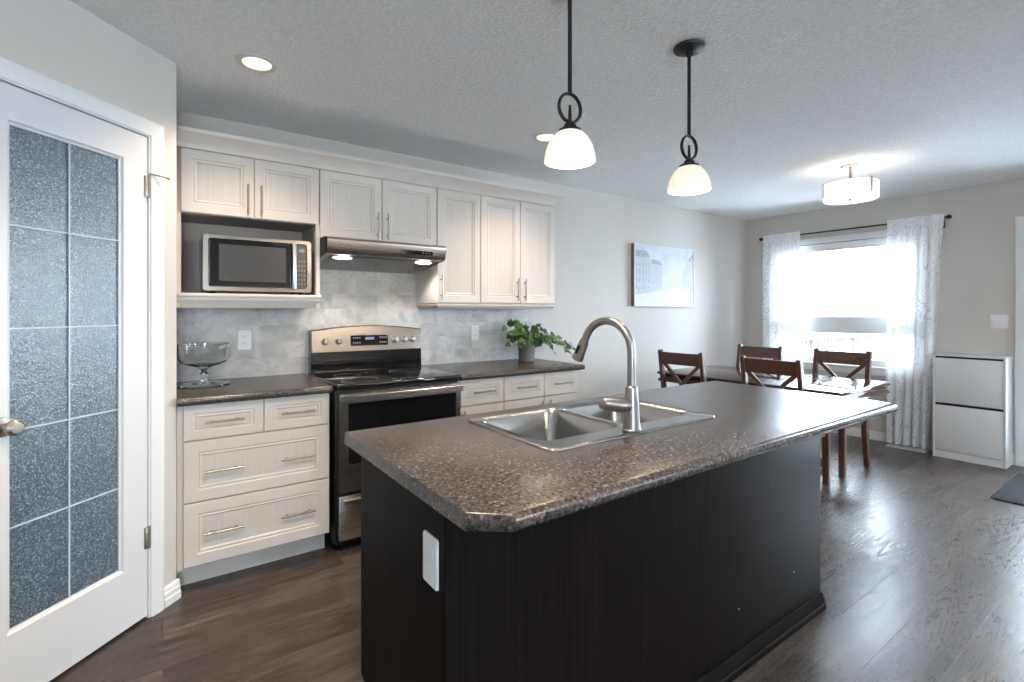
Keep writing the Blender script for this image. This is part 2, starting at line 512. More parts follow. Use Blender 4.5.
def wall_mb(u0, u1, z0, z1, t0, t1, holes, place):
    """one connected wall slab with rectangular holes; place(u, t, z) -> point"""
    us = sorted({u0, u1, *[h[0] for h in holes], *[h[1] for h in holes]})
    zs = sorted({z0, z1, *[h[2] for h in holes], *[h[3] for h in holes]})
    mb = MB(); vd = {}
    def V(u, t, z):
        key = (round(u, 5), t, round(z, 5))
        if key not in vd: vd[key] = mb.v(place(u, t, z))
        return vd[key]
    nu, nz = len(us)-1, len(zs)-1
    def solid(i, j):
        if not (0 <= i < nu and 0 <= j < nz): return False
        cu, cz = (us[i]+us[i+1])/2, (zs[j]+zs[j+1])/2
        return not any(h[0] < cu < h[1] and h[2] < cz < h[3] for h in holes)
    for i in range(nu):
        for j in range(nz):
            if not solid(i, j): continue
            a, b, c, d = us[i], us[i+1], zs[j], zs[j+1]
            mb.f([V(a, t0, c), V(b, t0, c), V(b, t0, d), V(a, t0, d)])
            mb.f([V(a, t1, c), V(a, t1, d), V(b, t1, d), V(b, t1, c)])
            if not solid(i-1, j): mb.f([V(a, t0, c), V(a, t0, d), V(a, t1, d), V(a, t1, c)])
            if not solid(i+1, j): mb.f([V(b, t0, c), V(b, t1, c), V(b, t1, d), V(b, t0, d)])
            if not solid(i, j-1): mb.f([V(a, t0, c), V(a, t1, c), V(b, t1, c), V(b, t0, c)])
            if not solid(i, j+1): mb.f([V(a, t0, d), V(b, t0, d), V(b, t1, d), V(a, t1, d)])
    return mb

struct('floor', MB().box(XL-.2, XF+.2, YF-.2, YB+.2, -.12, 0), M_FLOOR)
struct('ceiling', MB().box(XL-.2, XF+.2, YF-.2, YB+.2, ZC, ZC+.12), M_CEIL)
alongx = lambda u, t, z: (u, t, z)
alongy = lambda u, t, z: (t, u, z)
struct('wall_back', wall_mb(-.85, XF+.15, 0, ZC, YB, YB+.15, [], alongx), M_WALL)
WIN = (1.60, 3.00, .72, 2.06)            # dining window opening: y0 y1 z0 z1
DOOR = (.02, .91, .0, 2.055)             # patio door opening
struct('wall_right', wall_mb(YF-.15, YB, 0, ZC, XF, XF+.15, [WIN, DOOR], alongy), M_WALL)
struct('wall_front', wall_mb(XL-.15, XF, 0, ZC, YF-.15, YF, [(-1.2, -.1, .85, 2.05), (4.70, 5.50, .95, 2.05)], alongx), M_WALL)
struct('wall_left', wall_mb(YF, 2.09, 0, ZC, XL-.15, XL, [], alongy), M_WALL)
# corner pantry: plane through P0, s runs along (1,1)/sqrt2, n faces the room
P0 = Vector((.051, 2.726, 0)); SD = Vector((1, 1, 0)).normalized(); ND = Vector((1, -1, 0)).normalized()
pant = lambda s, n, z: tuple(P0+SD*s+ND*n+Vector((0, 0, z)))
DS0, DS1, DZ = -.762, -.138, 2.062        # pantry door opening
struct('wall_pantry', wall_mb(-.90, 0, 0, ZC, -.10, 0, [(DS0, DS1, -.01, DZ)], pant), M_WALL)
struct('wall_pantry_side', MB().box(-.05, .051, 2.73, YB, 0, ZC), M_WALL)
struct('wall_pantry_return', MB().box(XL, -.585, 2.09, 2.19, 0, ZC), M_WALL)
struct('wall_pantry_inner', MB().box(-.95, -.85, 2.19, YB+.15, 0, ZC), M_NOOK)

# pantry door casing (three sides, one mitred strip)
def casing(place, a, b, ztop, w, t, sides=3):
    mb = MB()
    prof = [(0, 0), (0, t*.55), (w*.12, t*.8), (w*.35, t*.8), (w*.5, t), (w*.88, t), (w, t*.7), (w, 0)]   # outward, proud
    path = [(a, 0, -1, 0), (a, ztop, -1, 1), (b, ztop, 1, 1), (b, 0, 1, 0)]
    mb.rings([[place(u+du*o, n, z+dz*o) for o, n in prof] for u, z, du, dz in path])
    return mb
struct('trim_1', casing(pant, DS0, DS1, DZ, .062, .017), M_WHITE)
jamb = MB()
jamb.rings([[pant(u, n, z) for u, n, z in r] for r in (
    [(DS0, -.1, 0), (DS0, .004, 0), (DS0+.006, .004, 0), (DS0+.006, -.1, 0)],
    [(DS0, -.1, DZ), (DS0, .004, DZ), (DS0+.006, .004, DZ-.006), (DS0+.006, -.1, DZ-.006)],
    [(DS1, -.1, DZ), (DS1, .004, DZ), (DS1-.006, .004, DZ-.006), (DS1-.006, -.1, DZ-.006)],
    [(DS1, -.1, 0), (DS1, .004, 0), (DS1-.006, .004, 0), (DS1-.006, -.1, 0)])])
struct('trim_2', jamb, M_WHITE)

def pant_strip(s0, s1, prof):
    mb = MB(); mb.rings([[pant(s, n, z) for n, z in prof] for s in (s0, s1)]); return mb
BASE = [(0, 0), (.015, 0), (.015, .032), (.012, .036), (.012, .058), (.008, .062), (.008, .080), (.003, .088), (0, .088)]
struct('baseboard_pantry', pant_strip(-.074, .010, BASE), M_WHITE)
mb = MB(); mb.rings([[(x, YB-n, z) for n, z in BASE] for x in (2.545, XF)]); struct('baseboard_back', mb, M_WHITE)
mb = MB(); mb.rings([[(XF-n, y, z) for n, z in BASE] for y in (.972, YB-.016)]); struct('baseboard_right', mb, M_WHITE)
mb = MB(); mb.rings([[(XF-n, y, z) for n, z in BASE] for y in (YF, -.042)]); struct('baseboard_front', mb, M_WHITE)

# pantry door
dr = sroot('door_1', pant(DS1-.009, -.002, 0), PI/4)     # local: x along s, -y into the room
def dbox(mb, s0, s1, n0, n1, z0, z1, bev=.002):
    return mb.box(s0, s1, -n1, -n0, z0, z1, bev)
W_ = DS1-DS0-.018                                        # leaf width
g0, g1, gz0, gz1 = -W_+.110, -.118, .262, 1.925
mb = MB()
def frame_leaf(mb, x0, x1, z0, z1, a0, a1, b0, b1, yf, yb, ch=.012, dp=.010):
    """door leaf with one opening, moulded edge on the front"""
    def q(u0, u1, w0, w1, y): return [(u0, y, w0), (u1, y, w0), (u1, y, w1), (u0, y, w1)]
    rs = [q(a0, a1, b0, b1, yb), q(x0, x1, z0, z1, yb), q(x0, x1, z0, z1, yf), q(a0-ch, a1+ch, b0-ch, b1+ch, yf),
          q(a0-ch*.6, a1+ch*.6, b0-ch*.6, b1+ch*.6, yf+dp*.7), q(a0, a1, b0, b1, yf+dp), q(a0, a1, b0, b1, yb)]
    R = [[mb.v(p) for p in r] for r in rs[:-1]]; R.append(R[0])
    for a, b in zip(R, R[1:]):
        for i in range(4):
            j = (i+1) % 4; mb.f([a[i], a[j], b[j], b[i]])
    return mb
frame_leaf(mb, -W_, 0, .012, DZ-.010, g0, g1, gz0, gz1, 0.0, .035)
obj('door_leaf', mb, M_WHITE2, dr, local=True, smooth=0)
obj('glass_panel', MB().box(g0-.003, g1+.003, .016, .021, gz0-.003, gz1+.003), M_PEBBLE, dr, local=True, smooth=0)
mb = MB(); sm = (g0+g1)/2
bars = wall_mb(g0, g1, gz0, gz1, .011, .0155, [], lambda u, t, z: (u, t, z))
bars.bm.free()
zs = [gz0]+[.594, .914, 1.253, 1.595]+[gz1]; bw = .0024
holes = []
for i in range(5):
    z0 = zs[i]+(bw if i else .001); z1 = zs[i+1]-(bw if i < 4 else .001)
    holes += [(g0+.001, sm-bw, z0, z1), (sm+bw, g1-.001, z0, z1)]
obj('glazing_bars', wall_mb(g0, g1, gz0, gz1, .010, .0155, holes, lambda u, t, z: (u, t, z)), M_CAME, dr, local=True, smooth=0)
mb = MB()
mb.lathe([(0, .062), (.018, .061), (.026, .052), (.027, .042), (.020, .032), (.012, .026), (.012, .008), (.031, .006), (.033, 0), (0, 0)], seg=24)
obj('door_knob', mb, M_NICKEL, dr, local=True, M=Matrix.Translation((-W_+.085, 0, .935)) @ Matrix.Rotation(PI/2, 4, 'X'))
for hz in (.345, 1.842):
    mb = MB(); mb.box(-.014, .012, -.006, .001, hz-.045, hz+.045, .001)
    mb.tube([(.004, -.006, hz-.047), (.004, -.006, hz+.047)], .0055, 10)
    hg = obj('hinge', mb, M_NICKEL, dr, local=True)
mb = MB(); mb.tube([(.004, -.006, 1.889), (.004, -.006, 1.897), (.020, -.020, 1.897), (.060, -.046, 1.892)], .0035, 8)
mb.tube([(.054, -.042, 1.893), (.064, -.049, 1.891)], .006, 8)
obj('hinge_pin_stop', mb, M_NICKEL, dr, local=True)

# dining window
wn = sroot('window_1', (XF, (WIN[0]+WIN[1])/2, WIN[2]))
y0, y1, z0, z1 = WIN
ZB0, ZB1 = 1.105, 1.222
xa, xb = XF+.045, XF+.115
hol = [(y0+.055, y1-.055, z0+.06, ZB0), (y0+.055, y1-.055, ZB1, z1-.055)]
obj('window_frame', wall_mb(y0, y1, z0, z1, xa, xb, hol, alongy), M_WHITE, wn, smooth=0)
for nm, h in (('sash', hol[0]), ('sash', hol[1])):
    hh = [(h[0]+.028, h[1]-.028, h[2]+.028, h[3]-.028)]
    obj(nm, wall_mb(h[0], h[1], h[2], h[3], xa+.012, xb-.02, hh, alongy), M_WHITE, wn, smooth=0)
mb = MB()
for h in hol: mb.box(xa+.03, xa+.034, h[0]+.026, h[1]-.026, h[2]+.026, h[3]-.026)
obj('window_pane', mb, M_PANE, wn, smooth=0)
mb = MB(); mb.rings([[(XF+n, y, z) for n, z in ((.045, z0), (-.022, z0), (-.028, z0+.006), (-.028, z0+.018), (-.022, z0+.022), (.045, z0+.022))] for y in (y0-.05, y1+.05)])
obj('window_sill', mb, M_WHITE, wn)
struct('trim_3', wall_mb(y0-.058, y1+.058, z0-.06, z1+.062, XF-.016, XF, [(y0, y1, z0, z1)], alongy), M_WHITE, smooth=0)
# raised blind cassette at the head of the opening
bl = thing('roller_blind', 'white raised roller blind at the head of the dining window', 'blind', (XF+.02, 2.3, 2.0))
obj('cassette', MB().box(XF+.004, XF+.042, y0+.004, y1-.004, 1.992, 2.056, .006), M_WHITE, bl)
obj('hem_bar', MB().box(XF+.016, XF+.028, y0+.02, y1-.02, 1.975, 1.993, .003), M_WHITE, bl)

# patio door at the right edge
struct('trim_4', casing(lambda u, n, z: (XF-n, u, z), DOOR[0], DOOR[1], DOOR[3], .060, .017), M_WHITE)
pd = sroot('door_2', (XF+.03, DOOR[0]+.45, 0))
a0, a1, b0, b1 = DOOR[0]+.12, DOOR[1]-.12, .25, 1.92
obj('door_leaf', wall_mb(DOOR[0]+.004, DOOR[1]-.004, .0165, DOOR[3]-.004, XF+.03, XF+.075, [(a0, a1, b0, b1)], alongy), M_WHITE2, pd, smooth=0)
obj('door_glass', MB().box(XF+.05, XF+.055, a0-.004, a1+.004, b0-.004, b1+.004), M_PANE, pd, smooth=0)
for z, r, nm in ((1.027, .026, 'deadbolt'), (.884, .028, 'door_knob')):
    mb = MB(); mb.lathe([(0, .05 if nm == 'door_knob' else .022), (r*.8, .045 if nm == 'door_knob' else .02), (r, .03 if nm == 'door_knob' else .012), (r*.5, .018), (r*.5, .008), (r*1.1, .006), (r*1.1, 0), (0, 0)], seg=20)
    obj(nm, mb, M_NICKEL, pd, M=Matrix.Translation((XF+.03, DOOR[1]-.07, z)) @ Matrix.Rotation(-PI/2, 4, 'Y'))
struct('trim_5', MB().box(XF-.01, XF+.14, DOOR[0]+.001, DOOR[1]-.001, .0005, .016, .003), M_NICKEL)
# windows added out of view to let more daylight into the room
for nm, hole, pl, t in (('window_added_rear', (-1.2, -.1, .85, 2.05), alongx, YF-.1), ('window_added_south', (4.70, 5.50, .95, 2.05), alongx, YF-.1)):
    mid = (hole[0]+hole[1])/2
    struct(nm, wall_mb(hole[0], hole[1], hole[2], hole[3], t, t+.06, [(hole[0]+.06, mid-.03, hole[2]+.06, hole[3]-.06), (mid+.03, hole[1]-.06, hole[2]+.06, hole[3]-.06)], pl), M_WHITE, smooth=0)

# ------------------------------------------------------------------ kitchen run
def front(mb, x0, x1, z0, z1, y, th=.020, s=.05):
    """moulded cabinet front facing -Y; the centre field carries material 1"""
    rg = [(0, th), (0, .003), (.003, 0), (s, 0), (s+.005, .004), (s+.010, .0045), (s+.014, .0025), (s+.022, .0085), (s+.024, .0085)]
    R = [[mb.v((x0+i, y+d, z0+i)), mb.v((x1-i, y+d, z0+i)), mb.v((x1-i, y+d, z1-i)), mb.v((x0+i, y+d, z1-i))] for i, d in rg]
    R = [r if isinstance(r, list) else list(r) for r in R]
    for a, b in zip(R, R[1:]):
        for i in range(4):
            j = (i+1) % 4; mb.f([a[i], a[j], b[j], b[i]])
    mb.f(R[-1], 1); mb.f(list(reversed(R[0])))
    return mb

def pull(parent, x, z, y, L, vert=False):
    mb = MB(); r = .0052; out = y-.030
    if vert: a, b, p, q = (x, out, z-L/2), (x, out, z+L/2), (x, z-L*.32), (x, z+L*.32)
    else: a, b, p, q = (x-L/2, out, z), (x+L/2, out, z), (x-L*.32, z), (x+L*.32, z)
    mb.tube([a, b], r, 10)
    for px, pz in (p, q): mb.tube([(px, out, pz), (px, y+.001, pz)], .0040, 8)
    return obj('handle', mb, M_NICKEL, parent)

YD = 2.735                     # base fronts
def drawer(parent, x0, x1, z0, z1, y, s, pulls, L=.165, hz=None, name='drawer', vert=False):
    d = obj(name, front(MB(), x0, x1, z0, z1, y, s=s), [M_CAB, M_BEAD], parent, smooth=20)
    for px in pulls: pull(d, px, hz if hz is not None else (z0+z1)/2, y, L, vert)
    return d
def base_body(root, x0, x1):
    obj('carcass', MB().box(x0, x1, YD+.020, YB-.004, .115, .874), M_CAB, root, smooth=0)
    obj('toe_kick', MB().box(x0+.002, x1-.002, YD+.105, YD+.12, 0, .116), M_CAB, root, smooth=0)
c = thing('base_cabinet', 'cream base cabinet of four drawers left of the range', 'cabinet', (.39, 3.05, 0))
base_body(c, .0535, .735)
obj('filler_strip', MB().box(.0535, .074, YD+.008, YD+.02, .115, .874), M_CAB, c, smooth=0)
g = .0022
drawer(c, .077, .413-g, .708, .872, YD, .040, [.242])
drawer(c, .413+g, .731, .708, .872, YD, .040, [.572])
for za, zb, hz in ((.419, .703, .557), (.121, .414, .268)):
    drawer(c, .077, .731, za, zb, YD, .052, [.240, .572], hz=hz)
c = thing('base_cabinet', 'narrow cream base cabinet right of the range, one drawer wide', 'cabinet', (1.69, 3.05, 0))
base_body(c, 1.513, 1.866)
drawer(c, 1.515, 1.866-g, .708, .872, YD, .040, [1.70])
drawer(c, 1.515, 1.866-g, .121, .703, YD, .055, [1.550], hz=.60, L=.165, name='door', vert=True)
c = thing('base_cabinet', 'wide cream base cabinet of two drawers over two doors, under the potted plant', 'cabinet', (2.2, 3.05, 0))
base_body(c, 1.868, 2.535)
drawer(c, 1.866+g, 2.212-g, .708, .872, YD, .040, [2.04])
drawer(c, 2.212+g, 2.533, .708, .872, YD, .040, [2.375])
drawer(c, 1.866+g, 2.212-g, .121, .703, YD, .055, [2.176], hz=.60, name='door', vert=True)
drawer(c, 2.212+g, 2.533, .121, .703, YD, .055, [2.248], hz=.60, name='door', vert=True)

# counters with rolled front edge
def counter(x0, x1, yf, z=.914, t=.038):
    mb = MB(); r = t/2; prof = [(YB-.002, z-t), (YB-.002, z)]
    for i in range(9):
        a = PI*i/8
        prof.append((yf+r-r*math.sin(a), z-r+r*math.cos(a)))
    mb.rings([[(x, y, zz) for y, zz in prof] for x in (x0, x1)])
    return mb
tag(obj('countertop', counter(.0535, .736, 2.685), M_STONE), 'short speckled dark countertop under the microwave, left of the range', 'countertop')
tag(obj('countertop', counter(1.515, 2.560, 2.685), M_STONE), 'speckled dark countertop right of the range with the potted plant', 'countertop')

# backsplash
mb = wall_mb(.052, 2.583, .914, 1.74, YB-.009, YB-.0005, [(1.506, 2.584, 1.34, 1.75), (.051, .745, 1.33, 1.75)], alongx)
tag(obj('backsplash', mb, M_MARBLE, smooth=0), 'grey marble subway tile backsplash behind the range and counters', 'backsplash')

def outlet(name, label, place, w=.072, h=.116, sm=None):
    """place(u, n, z): u across, n out of the wall"""
    t = thing(name, label, 'outlet', place(0, 0, 0))
    mb = MB(); r = rrect(-w/2, w/2, -h/2, h/2, .006, 0)
    mb.rings([[place(x, 0, z) for x, z, _ in r], [place(x, .004, z) for x, z, _ in r], [place(x*.95, .0058, z*.97) for x, z, _ in r]])
    obj('cover_plate', mb, M_PLASTIC, t)
    for s in (-1, 1):
        mb = MB(); rr = rrect(-.017, .017, s*.020-.014, s*.020+.014, .008, 0)
        mb.rings([[place(x, .005, z) for x, z, _ in rr], [place(x, .0068, z) for x, z, _ in rr]])
        f = obj('receptacle', mb, M_PLASTIC, t)
        for dx in (-.006, .006):
            m2 = MB(); q = [(dx-.0012, s*.020-.001), (dx+.0012, s*.020-.001), (dx+.0012, s*.020+.007), (dx-.0012, s*.020+.007)]
            m2.rings([[place(x, .0066, z) for x, z in q], [place(x, .0071, z) for x, z in q]])
            obj('slot', m2, sm or M_SLOT, f, smooth=0)
    return t
outlet('wall_outlet', 'white duplex outlet on the marble beside the glass bowl', lambda u, n, z: (.400+u, YB-.009-n, 1.137+z))
outlet('wall_outlet', 'white outlet plate on the marble left of the potted plant', lambda u, n, z: (2.008+u, YB-.009-n, 1.140+z))

# ------------------------------------------------------------------ range
st = thing('range', 'stainless steel electric range with black glass cooktop between the counters', 'stove', (1.12, 3.0, 0))
RX0, RX1, RY = .757, 1.510, 2.680
obj('body', MB().box(RX0, RX1, RY+.045, 3.345, .045, .885, .004), M_BLK, st)
for fx in (RX0+.05, RX1-.05):
    for fy in (RY+.10, 3.28):
        obj('foot', MB().lathe([(0, 0), (.022, 0), (.022, .012), (.012, .018), (.012, .05), (0, .05)], (fx, fy, 0), 12), M_BLK, st)
mb = MB(); mb.box(RX0-.002, RX1+.002, RY+.004, 3.26, .884, .917, .010, 3)
ck = obj('cooktop', mb, M_BLKGL, st)
for bx, by, br in ((.93, 2.83, .105), (1.31, 2.83, .085), (.93, 3.08, .080), (1.31, 3.08, .105)):
    mb = MB(); mb.lathe([(br, .9172), (br, .9175), (br-.004, .9175), (br-.004, .9172)], (bx, by, 0), 36, closed=True)
    obj('burner_ring', mb, M_RINGM, ck)
# oven door
mb = MB(); frame_leaf(mb, RX0+.012, RX1-.004, .336, .866, RX0+.056, RX1-.036, .478, .814, RY+.002, RY+.045, .004, .003)
dd = obj('oven_door', mb, M_STEEL, st, smooth=0)
obj('oven_window', MB().box(RX0+.055, RX1-.035, RY+.006, RY+.030, .477, .815), M_BLKGL, dd, smooth=0)
mb = MB()
rect = wall_mb(RX0+.054, RX1-.034, .476, .816, RY-.0005, RY+.004, [(RX0+.058, RX1-.038, .480, .812)], alongx)
obj('window_trim', rect, M_STEEL, dd, smooth=0); mb.bm.free()
mb = MB(); pth = []
for i in range(13):
    t = i/12; pth.append((RX0+.018+(RX1-RX0-.026)*t, RY-.030-.006*math.sin(PI*t), .842))
mb.beam(pth, .036, .020, (0, 0, 1))
for hx in (RX0+.032, RX1-.024): mb.box(hx-.014, hx+.014, RY-.028, RY+.004, .828, .856, .003)
obj('handle', mb, M_STEEL, dd)
for vx0, vx1 in ((.88, .94), (.97, 1.11), (1.13, 1.29), (1.32, 1.40)):
    obj('vent_slot', MB().box(vx0, vx1, RY+.0005, RY+.01, .8605, .8645), M_SLOT, dd, smooth=0)
mb = MB(); mb.box(RX0+.012, RX1-.004, RY+.004, RY+.045, .078, .318, .004)
wd = obj('warming_drawer', mb, M_STEEL, st)
mb = MB(); mb.beam([(RX0+.030, RY-.018, .288), (RX1-.022, RY-.018, .288)], .026, .016, (0, 0, 1))
for hx in (RX0+.044, RX1-.036): mb.box(hx-.012, hx+.012, RY-.018, RY+.006, .279, .297, .002)
obj('handle', mb, M_STEEL, wd)
# backguard
def arch(x, zl=1.180, rise=.030):
    t = (x-RX0)/(RX1-RX0); return zl+rise*math.sin(PI*t)
N = 16; xs = [RX0+.012+(RX1-RX0-.012)*i/N for i in range(N+1)]
yb_ = lambda z: 3.262+(z-1.05)*.12
loop = [(x, 1.048) for x in xs]+[(x, arch(x)) for x in reversed(xs)]
mb = MB(); mb.rings([[(x, yb_(z), z) for x, z in loop], [(x, 3.315, z) for x, z in loop]])
bgd = obj('backguard', mb, M_GUARD, st)
loop2 = [(x, .905) for x in xs]+[(x, arch(x)+.006) for x in reversed(xs)]
mb = MB(); mb.rings([[(RX0+.006+(x-RX0-.012)*(RX1-RX0)/(RX1-RX0-.012), 3.275 if z < 1 else 3.285, z) for x, z in loop2], [(RX0+.006+(x-RX0-.012)*(RX1-RX0)/(RX1-RX0-.012), 3.345, z) for x, z in loop2]])
obj('backguard_housing', mb, M_BLKGL, st)
mb = MB(); r = rrect(1.010, 1.262, 1.082, 1.150, .010, 0)
mb.rings([[(x, yb_(z)+.002, z) for x, z, _ in r], [(x, yb_(z)-.003, z) for x, z, _ in r]])
dsp = obj('control_display', mb, M_BLKGL, bgd)
mb = MB()
obj('clock', MB().box(1.105, 1.165, 3.2615, 3.266, 1.120, 1.138), M_LCD, dsp, smooth=0); mb.bm.free()
for i in range(4):
    for j in range(2):
        for ox in (1.024, 1.206):
            if ox + i*.014 < 1.258:
                z = 1.096+j*.032
                obj('touch_key', MB().box(ox+i*.014, ox+i*.014+.008, yb_(z)-.0036, yb_(z)+.001, z, z+.012), M_GREYMARK, dsp, smooth=0)
for kx in (.846, .933, 1.318, 1.386, 1.448):
    mb = MB(); mb.lathe([(0, .026), (.014, .026), (.0175, .022), (.020, .004), (.023, .003), (.023, 0), (0, 0)], seg=22)
    mb.box(-.0035, .0035, -.019, .019, .020, .031, .001)
    obj('knob', mb, M_STEEL, bgd, M=Matrix.Translation((kx, yb_(1.116)-.001, 1.116)) @ Matrix.Rotation(PI/2, 4, 'X'))

# ------------------------------------------------------------------ hood
hd = thing('range_hood', 'stainless under-cabinet range hood with two lamps above the range', 'range hood', (1.12, 3.1, 1.6))
HX0, HX1 = .750, 1.500
prof = [(YB-.010, 1.738), (2.905, 1.738), (2.868, 1.731), (2.857, 1.718), (2.859, 1.700), (2.872, 1.648), (2.878, 1.640), (2.890, 1.637), (2.905, 1.640), (YB-.010, 1.582)]
mb = MB(); mb.prism(prof, 'x', HX0+.004, HX1-.004)
obj('canopy', mb, M_STEEL, hd)
for x in (HX0, HX1-.0035):
    mb = MB(); mb.prism([(YB-.011, 1.737), (2.905, 1.737), (2.870, 1.730), (2.860, 1.717), (2.862, 1.700), (2.875, 1.650), (2.892, 1.638), (YB-.011, 1.585)], 'x', x, x+.0035)
    obj('end_cap', mb, M_BLK, hd)
def under(y): return 1.640+(1.582-1.640)*(y-2.905)/(3.35-2.905)
mb = MB(); mb.rings([[(x, y, under(y)-d) for x, y in ((HX0+.05, 2.95), (HX1-.05, 2.95), (HX1-.05, 3.31), (HX0+.05, 3.31))] for d in (-.002, .003)])
obj('grease_filter', mb, M_STEELD, hd, smooth=0)
for lx in (.87, 1.39):
    mb = MB(); mb.rings([[(lx+math.cos(a)*.055, 2.975+math.sin(a)*.030, under(2.975+math.sin(a)*.030)-d) for a in [2*PI*k/20 for k in range(20)]] for d in (0, .006)])
    obj('lamp_lens', mb, M_LEDS, hd)
mb = MB(); r = rrect(1.195, 1.405, 1.664, 1.688, .011, 0); mb.rings([[(x, y, z) for x, z, _ in r] for y in (2.874, 2.8595)])
cp = obj('control_panel', mb, M_BLKGL, hd)
for bx in (1.335, 1.358, 1.381): obj('button', MB().box(bx-.004, bx+.004, 2.8585, 2.862, 1.672, 1.680), M_GREYMARK, cp, smooth=0)
for lx in (.87, 1.39):
    lamp('hood_lamp', 'SPOT', (lx, 2.985, 1.600), 4.5, (1, .93, .82), (0, 0, 0), spot_size=2.3, spot_blend=.35, shadow_soft_size=.035)

# ------------------------------------------------------------------ wall cabinets
YU = 3.000
UZ = 2.138
def wall_body(root, x0, x1, z0, z1):
    obj('carcass', MB().box(x0, x1, YU+.020, YB-.001, z0, z1), M_CAB, root, smooth=0)
def udoor(root, x0, x1, z0, z1, hx, hz, L=.165):
    return drawer(root, x0+g, x1-g, z0, z1, YU,   .046, [hx], L=L, hz=hz, name='door', vert=True)
c = thing('wall_cabinet', 'cream wall cabinet with two short doors over the open microwave shelf', 'cabinet', (.40, 3.2, 1.33))
mb = MB()
# open-fronted box: closed part above, niche below, one connected carcass
outer = [(.052, 1.408), (.748, 1.408), (.748, 2.14), (.052, 2.14)]
nich = [(.075, 1.4081), (.728, 1.4081), (.728, 1.812), (.075, 1.812)]
obj('carcass', MB().box(.052, .748, YU+.020, YB-.001, 1.816, 2.14), M_CAB, c, smooth=0)
for xa_, xb_ in ((.052, .074), (.728, .748)):
    obj('side_panel', MB().box(xa_, xb_, YU+.004, YB-.001, 1.330, 1.816), M_CAB, c, smooth=0)
obj('niche_lining', MB().box(.074, .728, YB-.014, YB-.002, 1.404, 1.816), M_NOOK, c, smooth=0)
for xa_, xb_ in ((.0741, .0765), (.7255, .7279)):
    obj('niche_side', MB().box(xa_, xb_, YU+.022, YB-.014, 1.404, 1.8155), M_NOOK, c, smooth=0)
obj('niche_top', MB().box(.0765, .7255, YU+.022, YB-.014, 1.812, 1.8158), M_NOOK, c, smooth=0)
mb.bm.free()
obj('shelf', MB().box(.053, .752, YU-.016, YB-.002, 1.385, 1.404, .003), M_CAB, c)
mb = MB(); mb.prism([(YU-.004, 1.385), (YU-.004, 1.368), (YU+.004, 1.358), (YU+.010, 1.345), (YU+.020, 1.328), (YU+.034, 1.328), (YU+.034, 1.385)], 'x', .0535, .747)
obj('valance', mb, M_CAB, c)
udoor(c, .072, .405, 1.815, UZ, .374, 1.908, .165); udoor(c, .405, .745, 1.815, UZ, .437, 1.908, .165)
c = thing('wall_cabinet', 'cream wall cabinet with two doors above the range hood', 'cabinet', (1.12, 3.2, 1.74))
wall_body(c, .750, 1.502, 1.742, 2.14)
udoor(c, .747, 1.122, 1.742, UZ, 1.091, 1.838); udoor(c, 1.122, 1.503, 1.742, UZ, 1.153, 1.838)
c = thing('wall_cabinet', 'tall narrow cream wall cabinet with one door right of the range hood', 'cabinet', (1.67, 3.2, 1.37))
wall_body(c, 1.506, 1.846, 1.366, 2.14)
udoor(c, 1.505, 1.846, 1.370, UZ, 1.530, 1.472)
c = thing('wall_cabinet', 'tall cream wall cabinet with two doors at the right end', 'cabinet', (2.19, 3.2, 1.37))
wall_body(c, 1.848, 2.535, 1.366, 2.14)
udoor(c, 1.846, 2.196, 1.370, UZ, 2.162, 1.472); udoor(c, 2.196, 2.536, 1.370, UZ, 2.230, 1.472)
# light rail and crown: continuous runs
mb = MB(); pr_ = [(0, 1.366), (.004, 1.362), (.004, 1.350), (.014, 1.338), (.020, 1.331), (.036, 1.331), (.036, 1.366)]
# path along the left end, front, right end
def corner_run(prof, x0, x1, yf, sgn):
    mb = MB()
    path = [(x0, YB-.011, 1, 0), (x0, yf, 1, 1), (x1, yf, -1, 1), (x1, YB-.001 if sgn < 0 else YB-.011, -1, 0)]
    mb.rings([[(x+dx*o*1, y+dy*o, z) for o, z in prof] for x, y, dx, dy in path])
    return mb
tag(obj('light_rail', corner_run(pr_, 1.503, 2.540, YU-.004, 1), M_CAB), 'cream light rail moulding under the tall wall cabinets', 'moulding')
cr = [(0, 2.141), (0, 2.163), (-.006, 2.172), (-.016, 2.188), (-.034, 2.206), (-.044, 2.212), (-.046, 2.232), (.02, 2.232), (.02, 2.141)]
mb = MB()
mb.rings([[(x-(o if e else 0)*1, y+(o if not e or e == 1 else 0), z) for o, z in cr] for x, y, e in ((.0525, YU, 0), (2.537, YU, 1), (2.537, YB-.001, 2))])
tag(obj('crown_moulding', mb, M_CAB), 'cream crown moulding running along the top of all wall cabinets', 'moulding')

# ------------------------------------------------------------------ microwave
mw = thing('microwave', 'stainless microwave oven sitting in the open shelf under the short doors', 'microwave', (.437, 3.1, 1.404))
MX0, MX1, MY, MZ0, MZ1 = .166, .705, 3.005, 1.416, 1.714
obj('casing', MB().box(MX0+.003, MX1-.003, MY+.018, 3.335, MZ0, MZ1-.002, .006), M_STEELD, mw)
for fx in (MX0+.05, MX1-.05):
    for fy in (MY+.06, 3.29): obj('foot', MB().lathe([(0, 0), (.013, 0), (.015, .013), (0, .013)], (fx, fy, 1.4035), 12), M_BLK, mw)
mb = MB()
rs = []
for i, d in ((0, .02), (0, .004), (.004, 0), (.026, 0), (.030, .006), (.030, .012)):
    rs.append([(x, MY+d, z) for x, z, _ in rrect(MX0+i, MX1-i, MZ0+i*.9, MZ1-i*.8, .014, 0, 4)])
mb.rings(rs, close0=True, close1=True)
fr_ = obj('front_frame', mb, M_MWST, mw)
mb = MB(); r = rrect(MX0+.031, .600, MZ0+.028, MZ1-.025, .008, 0, 4); mb.rings([[(x, y, z) for x, z, _ in r] for y in (MY+.013, MY+.003)])
dw = obj('door_glass', mb, M_BLKGL, mw)
